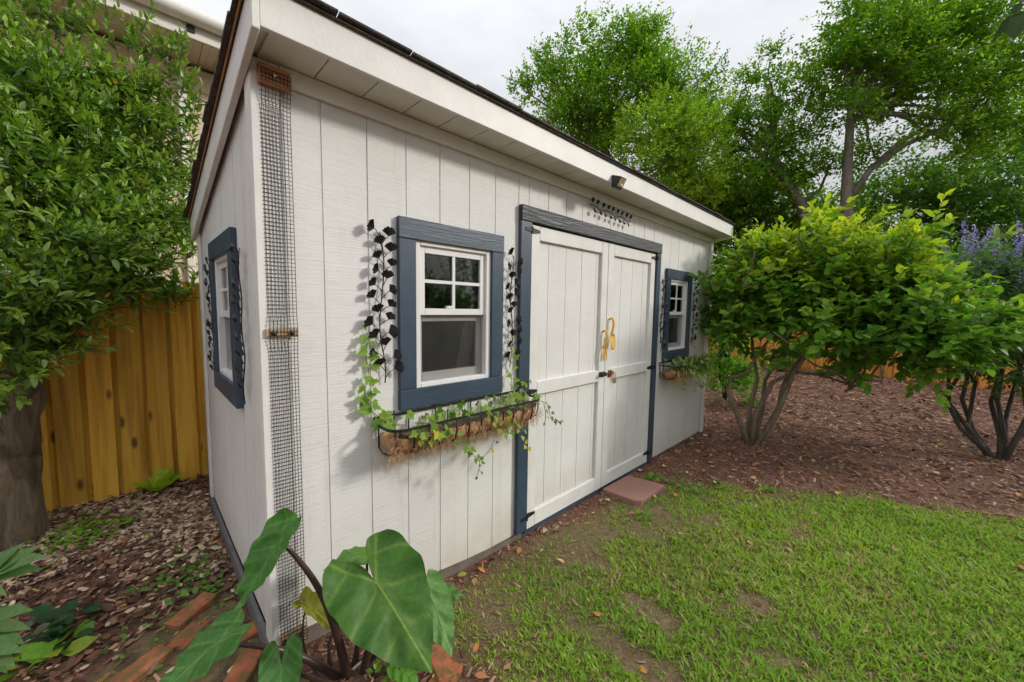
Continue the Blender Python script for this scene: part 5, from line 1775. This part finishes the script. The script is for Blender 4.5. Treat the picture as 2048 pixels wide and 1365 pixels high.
# leaf behind the big one, seen from below
A_, T_ = at(735, 1112, 1.62), at(652, 1118, 1.50)
taro_leaf(A_, T_, UPV * 0.8 - toC(A_) * 0.10 + 0.1 * R_, 0.9, cup=0.10, wave=0.03, droop=0.25, c=(0.10, 0.21, 0.045), vein=(0.2, 0.3, 0.08), seed=5)
petiole(B + np.array([0.01, 0.03, 0]), A_, 0.014, 0.005, 0.04 * F_)
# pale leaves low at the right
A_, T_ = at(862, 1196, 1.62), at(908, 1312, 1.50)
taro_leaf(A_, T_, toC(A_) * 0.7 + UPV * 0.4 + 0.3 * R_, 0.78, cup=0.08, wave=0.015, droop=0.1, c=(0.12, 0.26, 0.07), vein=(0.2, 0.33, 0.11), seed=6)
petiole(B + np.array([0.05, 0.02, 0]), A_, 0.012, 0.005)
A_, T_ = at(872, 1190, 1.74), at(926, 1188, 1.68)
taro_leaf(A_, T_, UPV * 0.7 + toC(A_) * 0.5, 0.85, cup=0.08, wave=0.02, droop=0.12, c=(0.13, 0.28, 0.06), vein=(0.2, 0.34, 0.1), seed=7)
petiole(B + np.array([0.06, 0.03, 0]), A_, 0.008, 0.004)
# small yellowing curled leaf against the netting
A_, T_ = at(613, 1212, 1.66), at(662, 1246, 1.60)
o = taro_leaf(A_, T_, UPV * 0.75 + toC(A_) * 0.45 + R_ * 0.3, 0.62, cup=0.5, wave=0.06, droop=0.25, c=(0.24, 0.25, 0.03), vein=(0.2, 0.16, 0.04), seed=8)
o['label'] = 'small yellowing leaf'
petiole(B + np.array([-0.10, 0.05, 0]), A_, 0.007, 0.003, -0.05 * R_)
petiole(B + np.array([-0.06, 0.08, 0]), at(672, 1258, 1.72), 0.010, 0.004, 0.03 * UPV - 0.02 * R_)
A_, T_ = at(800, 1338, 1.52), at(838, 1364, 1.48)
taro_leaf(A_, T_, UPV + toC(A_) * 0.4, 1.0, cup=0.1, wave=0.02, droop=0.2, c=(0.10, 0.26, 0.03), vein=(0.16, 0.3, 0.05), seed=9)
petiole(B + np.array([0.05, -0.04, 0]), A_, 0.008, 0.004)


# ------------------------------------------------------------------ low plants at the left
def leafy_plant(name, label, cat, base_, leaves, mat='leaf_soft', stem='bark_dark', tm=None):
    """leaves: (start, tip, normal, width factor, tint)"""
    t_ = thing(name, label, cat, base_)
    for A_, T_, N_, w, c in leaves:
        A_, T_ = np.array(A_), np.array(T_)
        dv = T_ - A_
        M_ = frames(dv[None], np.array(N_, float)[None])
        V_, F_2, C_ = scatter([(x_ * w, y_, z_) for x_, y_, z_ in LEAF_V], LEAF_F, M_, A_[None], np.array([np.linalg.norm(dv)]), np.array([c]))
        arr_mesh('leaf', V_, F_2, mat, t_, C_, True)
    return t_


rs = np.random.default_rng(77)
# palmate plant at the left edge, leaf fans at three heights
b0 = on_ground(-40, 1330, 0.03)
lv = []
for (cx_, cy_2, dep, fan) in (((-40), 1165, 1.55, [(75, 1088), (85, 1105), (78, 1132), (40, 1085), (-10, 1215), (15, 1190)]), (-45, 1250, 1.5, [(58, 1214), (62, 1255), (50, 1285), (10, 1200)]), (-35, 1300, 1.45, [(45, 1300), (15, 1345), (30, 1330)])):
    A_ = at(cx_, cy_2, dep)
    for (tx, ty) in fan:
        T_ = at(tx, ty, dep - 0.05 + 0.1 * rs.random())
        lv.append((A_, T_, UPV * 0.8 + toC(A_) * 0.7, 0.85, (0.13 + 0.04 * rs.random(), 0.27, 0.10)))
pp = leafy_plant('palmate_plant', 'plant with long pointed leaflets spreading in from the lower left edge', 'plant', b0, lv)
for (cx_, cy_2, dep) in ((-40, 1165, 1.55), (-45, 1250, 1.5), (-35, 1300, 1.45)):
    MB().tube([b0, (np.array(b0) + at(cx_, cy_2, dep)) / 2 + np.array([-0.04, 0, 0.03]), at(cx_, cy_2, dep)], [0.008, 0.006, 0.004], 6).build('stem', 'vine', pp, smooth=True)
# lime hosta by the fence
b0 = on_ground(322, 985, 0.03)
lv = []
for i_ in range(22):
    q = rs.uniform(0, 2 * PI)
    tilt = rs.uniform(0.25, 1.0)
    dv = np.array([math.cos(q) * math.sin(tilt), math.sin(q) * math.sin(tilt), math.cos(tilt)]) * rs.uniform(0.12, 0.2)
    A_ = np.array(b0) + dv * 0.15
    lv.append((A_, A_ + dv, UPV - dv * 0.6, 1.5, (0.42 + 0.08 * rs.random(), 0.62, 0.05)))
leafy_plant('hosta', 'bright lime leafy clump at the foot of the fence boards', 'plant', b0, lv)
# dark bugleweed in the lower left
b0 = on_ground(120, 1275, 0.03)
lv = []
for i_ in range(34):
    q = rs.uniform(0, 2 * PI)
    o_ = np.array([rs.normal() * 0.07, rs.normal() * 0.07, 0.02 + 0.06 * rs.random()])
    dv = np.array([math.cos(q), math.sin(q), rs.uniform(0.0, 0.6)]) * rs.uniform(0.05, 0.10)
    A_ = np.array(b0) + o_
    lv.append((A_, A_ + dv, UPV + rs.normal(size=3) * 0.2, 1.9, (0.035, 0.085 + 0.03 * rs.random(), 0.045)))
leafy_plant('dark_ground_plant', 'low clump of dark blue-green leaves near the lower left corner', 'plant', b0, lv, 'leaf_glossy')
b0 = on_ground(70, 1335, 0.03)
lv = []
for i_ in range(12):
    q = rs.uniform(0, 2 * PI)
    dv = np.array([math.cos(q), math.sin(q), rs.uniform(0.1, 0.7)]) * rs.uniform(0.07, 0.12)
    A_ = np.array(b0) + np.array([rs.normal() * 0.05, rs.normal() * 0.04, 0.03])
    lv.append((A_, A_ + dv, UPV + rs.normal(size=3) * 0.2, 1.9, (0.14, 0.30, 0.03) if i_ % 3 else (0.30, 0.40, 0.05)))
leafy_plant('broad_ground_plant', 'low plant with broad bright green leaves under the dark clump', 'plant', b0, lv)


def patch(name, label, px, py, n_, sx_, sy_, size, tints, zz=0.03, h=0.05):
    """a low patch of little weeds"""
    c_ = on_ground(px, py, zz)
    n2 = n_
    x_ = c_[0] + rs.normal(size=n2) * sx_
    y_ = c_[1] + rs.normal(size=n2) * sy_
    z_ = ground_z(x_, y_) + rs.random(n2) * h
    T_ = np.stack([x_, y_, z_], -1)
    q = rs.uniform(0, 2 * PI, n2)
    dv = np.stack([np.cos(q), np.sin(q), rs.uniform(0, 0.8, n2)], -1)
    cc = np.array(tints)[rs.integers(0, len(tints), n2)] * (0.8 + 0.4 * rs.random(n2))[:, None]
    V_, F_2, C_ = scatter(WIDE_V, LEAF_F, frames(dv, np.tile(UPV, (n2, 1)) + rs.normal(size=(n2, 3)) * 0.3), T_, size * (0.6 + 0.7 * rs.random(n2)), cc)
    o = arr_mesh(name, V_, F_2, 'leaf_soft', None, C_)
    return tag(o, label, cat='weeds', kind='stuff')


patch('weed_patch', 'bright low weeds growing in the pale chips by the trunk', 165, 1075, 240, 0.11, 0.13, 0.042, [(0.18, 0.36, 0.03), (0.24, 0.42, 0.04)], h=0.06)
patch('clover_patch', 'small round-leaved weeds between mulch and bricks beside the shed', 375, 1155, 130, 0.09, 0.10, 0.040, [(0.11, 0.26, 0.05), (0.14, 0.30, 0.05)], h=0.045)
patch('clover_patch', 'small weeds sprouting along the bricks below the side wall', 430, 1190, 60, 0.06, 0.06, 0.034, [(0.13, 0.28, 0.05), (0.18, 0.33, 0.05)], h=0.04)
patch('weed_patch', 'tiny weeds rooted between the bricks in the lower left', 310, 1275, 90, 0.16, 0.12, 0.026, [(0.13, 0.28, 0.05), (0.18, 0.33, 0.05)], h=0.03)
patch('weed_patch', 'scattered green seedlings along the foot of the left fence', 190, 1000, 60, 0.25, 0.06, 0.035, [(0.16, 0.32, 0.04), (0.24, 0.40, 0.05)], h=0.05)
patch('weed_patch', 'round green seedlings under the big elephant ear leaf', 780, 1350, 40, 0.05, 0.04, 0.035, [(0.12, 0.30, 0.03), (0.18, 0.36, 0.04)], zz=0.0, h=0.05)
for px, py in ((1395, 985), (1290, 1030), (1440, 975), (1530, 985), (1360, 972), (1310, 960)):
    patch('weed_patch', 'bright green weeds in the bare soil near the step slab', px, py, 26, 0.05, 0.05, 0.045, [(0.20, 0.38, 0.04), (0.15, 0.30, 0.04)], zz=-0.03, h=0.03)['group'] = 'weeds near the step'

# ------------------------------------------------------------------ bricks
bp_pts = [(-1.05, -0.6), (0.16, -0.65), (0.02, 0.10), (-0.08, 0.62), (-0.16, 0.80), (-0.36, 0.62), (-0.60, 0.40), (-1.05, 0.15)]
mb = MB()
mb.add([(x_, y_, float(ground_z(x_, y_)) + 0.010) for x_, y_ in bp_pts] + [(x_, y_, -0.05) for x_, y_ in bp_pts],
       [tuple(range(len(bp_pts)))] + [(i, (i + 1) % 8, (i + 1) % 8 + 8, i + 8) for i in range(8)])
path = mb.build('brick_path', 'moss_bed')
tag(path, 'old mossy red brick path in the lower left corner', kind='structure')
bm_ = []
for s in range(3):
    mb = MB().box(-0.1, 0.1, -0.049, 0.049, -0.05, 0.012)
    mb.v = [(x_ + rnd.uniform(-0.004, 0.004), y_ + rnd.uniform(-0.004, 0.004), z_ + rnd.uniform(-0.003, 0.003)) for x_, y_, z_ in mb.v]
    o = mb.build('brick', 'brick', path, bevel=0.005)
    bm_.append(o.data)
    bpy.data.objects.remove(o)
BP = []
ang0 = math.radians(38)
ca, sa = math.cos(ang0), math.sin(ang0)
for i_ in range(-6, 8):
    for j_ in range(-7, 8):
        uu, vv = i_ * 0.215 + (0.105 if j_ % 2 else 0), j_ * 0.112
        x_, y_ = -0.28 + uu * ca - vv * sa, 0.15 + uu * sa + vv * ca
        inside = False
        for a in range(8):
            (x1, y1), (x2, y2) = bp_pts[a], bp_pts[(a + 1) % 8]
            if (y1 > y_) != (y2 > y_) and x_ < (x2 - x1) * (y_ - y1) / (y2 - y1) + x1:
                inside = not inside
        if inside and x_ < -0.13 - (0.0 if y_ < 0 else 0) + (0.10 if y_ < -0.2 else 0) and y_ > -0.45:
            BP.append((x_ + rnd.gauss(0, 0.008), y_ + rnd.gauss(0, 0.008), ang0 + (PI / 2 if rnd.random() < 0.12 else 0))) if rnd.random() < 0.68 else None
for px, py, a in ((420, 1205, 0.9), (385, 1222, 0.5), (500, 1262, 0.2), (478, 1310, 1.05), (486, 1340, 1.1)):
    q = on_ground(px, py, 0.045)
    BP = [b2 for b2 in BP if (b2[0] - q[0]) ** 2 + (b2[1] - q[1]) ** 2 > 0.012]
    BP.append((q[0], q[1], a, 0.016))
for x_, y_, a, *up_z in BP:
    o = link('brick', bm_[rnd.randrange(3)], path)
    o.location = (x_, y_, float(ground_z(x_, y_)) + 0.010 + rnd.uniform(-0.014, 0.012) + (up_z[0] if up_z else 0))
    o.rotation_euler = (rnd.gauss(0, 0.03), rnd.gauss(0, 0.03), a + rnd.gauss(0, 0.13))
for px, py, a, tilt, lab in ((880, 1318, 1.35, 0.15, 'mossy tilted edging brick right of the elephant ear plant'), (884, 1356, 0.4, 0.0, 'broken orange edging brick at the bottom edge by the lawn')):
    q = on_ground(px, py, 0.03)
    o = bpy.data.objects.new('edging_brick', bm_[0])
    col.objects.link(o)
    o.location = (q[0], q[1], 0.015)
    o.rotation_euler = (tilt, 0.1, a)
    tag(o, lab, 'brick', 'edging bricks by the lawn')

# ------------------------------------------------------------------ grass, mulch and litter
rs = np.random.default_rng(101)


def view_filter(x_, y_, z_, lo=1, marg=60):
    P_ = np.stack([x_, y_, z_], -1) - CAM
    zc_ = P_ @ F_
    u_ = 1024 + FPX * (P_ @ R2) / np.maximum(zc_, 0.01)
    v_ = 682.5 - FPX * (P_ @ U2) / np.maximum(zc_, 0.01)
    return (zc_ > 0.3) & (u_ > -450) & (u_ < 2500) & (v_ < 1700)


n_ = 640000
nt_ = 120000
tx_, ty_ = rs.uniform(0.3, 6.0, nt_), rs.uniform(-4.0, -0.02, nt_)
pk_ = rs.integers(0, nt_, n_)
x_ = tx_[pk_] + rs.normal(size=n_) * 0.010
y_ = ty_[pk_] + rs.normal(size=n_) * 0.010
th_ = (0.55 + 0.9 * rs.random(nt_) ** 1.6)[pk_]
tc_ = rs.random(nt_)[pk_]
g = grass_density(x_, y_)
keep = (rs.random(n_) < g * 0.62) & view_filter(x_, y_, np.zeros(n_))
x_, y_, g, th_, tc_ = x_[keep], y_[keep], g[keep], th_[keep], tc_[keep]
n_ = len(x_)
z_ = ground_z(x_, y_) - 0.003
blade_v = [(-0.11, 0, 0), (0.11, 0, 0), (-0.10, 0.45, 0.10), (0.10, 0.45, 0.10), (0, 1.0, -0.05)]
blade_f = [(0, 1, 3), (0, 3, 2), (2, 3, 4)]
q = rs.uniform(0, 2 * PI, n_)
lean = rs.uniform(0.35, 1.5, n_)
dv = np.stack([np.cos(q) * lean, np.sin(q) * lean, np.ones(n_)], -1)
pat = vnoise(x_, y_, 2.0, 41)
tone = np.clip(rs.random(n_) * 0.35 + tc_ * 0.4 + pat * 0.4, 0, 1)[:, None]
cc = np.array([[0.14, 0.28, 0.028]]) * (1 - tone) + np.array([[0.36, 0.52, 0.060]]) * tone
dry = rs.random(n_) < 0.07 + 0.28 * sstep(0.60, 0.80, 0.6 * vnoise(x_, y_, 1.9, 44) + 0.4 * vnoise(x_, y_, 5.5, 45))
cc[dry] = np.array([0.50, 0.40, 0.19]) * (0.7 + 0.5 * rs.random((dry.sum(), 1)))
S = (0.015 + 0.020 * rs.random(n_)) * (0.75 + 0.5 * g) * th_
V, F, C3 = scatter(blade_v, blade_f, frames(dv, np.tile(UPV, (n_, 1))), np.stack([x_, y_, z_], -1), S, cc)
o = arr_mesh('lawn_grass', V, F, 'grass_blade', None, C3)
tag(o, 'short patchy green lawn grass in front of the shed', kind='stuff')
NB = n_

# mulch shreds and pale chips: little wedges
n_ = 150000
x_ = rs.uniform(-2.4, 13.0, n_)
y_ = rs.uniform(-5.0, 3.0, n_)
dcam = np.hypot(x_ - CAM[0], y_ - CAM[1])
la = lawn_amount(x_, y_)
inshed = (x_ > -0.03) & (x_ < 5.02) & (y_ > -0.01) & (y_ < 1.9)
inpath = (x_ < -0.02 - 0.1 * (y_ > 0.3)) & (y_ < 0.62 + 0.35 * (x_ + 0.2)) & (x_ > -1.1)
keep = (rs.random(n_) < np.maximum(1 - la, 0.05) * np.clip(3.5 / dcam, 0.35, 1)) & ~inshed & view_filter(x_, y_, np.zeros(n_)) & ~(inpath & (rs.random(n_) < 0.45))
x_, y_ = x_[keep], y_[keep]
n_ = len(x_)
pcs = pale_chips(x_, y_)
z_ = ground_z(x_, y_) + 0.004 + 0.010 * rs.random(n_)
wedge_v = [(-0.14, 0, -0.03), (0.14, 0.05, -0.03), (0.10, 1.0, -0.03), (-0.10, 0.93, -0.03), (0.0, 0.2, 0.07), (0.02, 0.8, 0.06)]
wedge_f = [(0, 1, 4), (1, 2, 5), (1, 5, 4), (2, 3, 5), (3, 0, 4), (3, 4, 5)]
q = rs.uniform(0, 2 * PI, n_)
dv = np.stack([np.cos(q), np.sin(q), rs.normal(size=n_) * 0.28], -1)
pal = np.array([(0.10, 0.044, 0.026), (0.20, 0.094, 0.058), (0.29, 0.150, 0.098), (0.15, 0.066, 0.038), (0.38, 0.225, 0.155)])
pal2 = np.array([(0.42, 0.29, 0.19), (0.54, 0.41, 0.28), (0.30, 0.19, 0.12), (0.58, 0.46, 0.34), (0.18, 0.10, 0.065)])
isP = rs.random(n_) < pcs * 0.9 + 0.03
cc = np.where(isP[:, None], pal2[rs.integers(0, 5, n_)], pal[rs.integers(0, 5, n_)]) * (0.75 + 0.5 * rs.random((n_, 1)))
dc = np.hypot(x_ - CAM[0], y_ - CAM[1])
S = (0.014 + 0.050 * rs.random(n_) ** 2.2) * np.where(isP, 0.95, 1.0) * np.clip(dc / 4, 0.9, 2.0)
V, F, C3 = scatter(wedge_v, wedge_f, frames(dv, np.tile(UPV, (n_, 1)) + rs.normal(size=(n_, 3)) * 0.3), np.stack([x_, y_, z_], -1), S, cc)
o = arr_mesh('mulch_chips', V, F, 'litter', None, C3)
tag(o, 'red-brown shredded bark mulch and pale chips on the beds', kind='stuff')

# broad pale flakes and coarse shreds in the bed by the fence
n_ = 21000
x_ = rs.uniform(-1.9, 0.25, n_)
y_ = rs.uniform(0.2, 2.55, n_)
pcs = pale_chips(x_, y_)
inpath = (y_ < 0.62 + 0.35 * (x_ + 0.2)) & (x_ > -1.1)
keep = ~((x_ > -0.03) & (y_ < 1.9)) & ~(inpath & (rs.random(n_) < 0.9)) & (rs.random(n_) < 0.25 + 0.75 * pcs)
x_, y_, pcs = x_[keep], y_[keep], pcs[keep]
n_ = len(x_)
isP = rs.random(n_) < 0.10 + 0.60 * pcs
cc = np.where(isP[:, None], pal2[rs.integers(0, 4, n_)] * 1.1, pal[rs.integers(0, 4, n_)] * 0.8) * (0.7 + 0.5 * rs.random((n_, 1)))
q = rs.uniform(0, 2 * PI, n_)
dv = np.stack([np.cos(q), np.sin(q), rs.normal(size=n_) * 0.25], -1)
fl_v = [(-0.22, 0, 0), (0.20, 0.06, 0.02), (0.30, 0.55, 0), (0.14, 1.0, -0.02), (-0.20, 0.90, 0.02), (-0.30, 0.4, 0), (0, 0.5, 0.10)]
fl_f = [(0, 1, 6), (1, 2, 6), (2, 3, 6), (3, 4, 6), (4, 5, 6), (5, 0, 6)]
S = np.where(isP, 0.020 + 0.034 * rs.random(n_) ** 1.6, 0.020 + 0.045 * rs.random(n_) ** 1.8)
V, F, C3 = scatter(fl_v, fl_f, frames(dv, np.tile(UPV, (n_, 1)) + rs.normal(size=(n_, 3)) * 0.35), np.stack([x_, y_, ground_z(x_, y_) + 0.012 + 0.014 * rs.random(n_)], -1), S, cc)
o = arr_mesh('bark_flakes', V, F, 'litter', None, C3)
tag(o, 'pale weathered bark flakes over dark mulch beside the left fence', kind='stuff')

# fallen leaves and bits
n_ = 2600
x_ = np.concatenate([rs.uniform(2.2, 12.0, 1900), rs.uniform(-1.6, 0.0, 180), rs.uniform(0.5, 3.5, 520)])
y_ = np.concatenate([rs.uniform(-4.2, 2.0, 1900), rs.uniform(0.6, 2.5, 180), rs.uniform(-2.2, -0.05, 520)])
inshed = (x_ > -0.03) & (x_ < 5.02) & (y_ > -0.01) & (y_ < 1.9)
la = lawn_amount(x_, y_)
keep = ~inshed & (rs.random(n_) < np.where(la > 0.5, 0.025, 0.9))
x_, y_ = x_[keep], y_[keep]
n_ = len(x_)
z_ = ground_z(x_, y_) + 0.012 + 0.012 * rs.random(n_)
q = rs.uniform(0, 2 * PI, n_)
dv = np.stack([np.cos(q), np.sin(q), rs.normal(size=n_) * 0.2], -1)
pal = np.array([(0.46, 0.19, 0.045), (0.36, 0.14, 0.05), (0.50, 0.30, 0.14), (0.56, 0.40, 0.08), (0.28, 0.16, 0.09), (0.52, 0.42, 0.32), (0.30, 0.33, 0.06)])
cc = pal[rs.choice(7, n_, p=[0.2, 0.22, 0.18, 0.07, 0.2, 0.09, 0.04])] * (0.7 + 0.5 * rs.random((n_, 1)))
S = (0.028 + 0.040 * rs.random(n_)) * np.where(x_ < 0, 0.7, 1.0)
V, F, C3 = scatter(WIDE_V, LEAF_F, frames(dv, np.tile(UPV, (n_, 1)) + rs.normal(size=(n_, 3)) * 0.35), np.stack([x_, y_, z_], -1), S, cc)
o = arr_mesh('leaf_litter', V, F, 'litter', None, C3)
tag(o, 'dry orange and tan fallen leaves scattered over the mulch', kind='stuff')
print('blades', NB, 'objects', len(bpy.data.objects), 'tris', sum(len(o.data.polygons) for o in bpy.data.objects if o.type == 'MESH'))
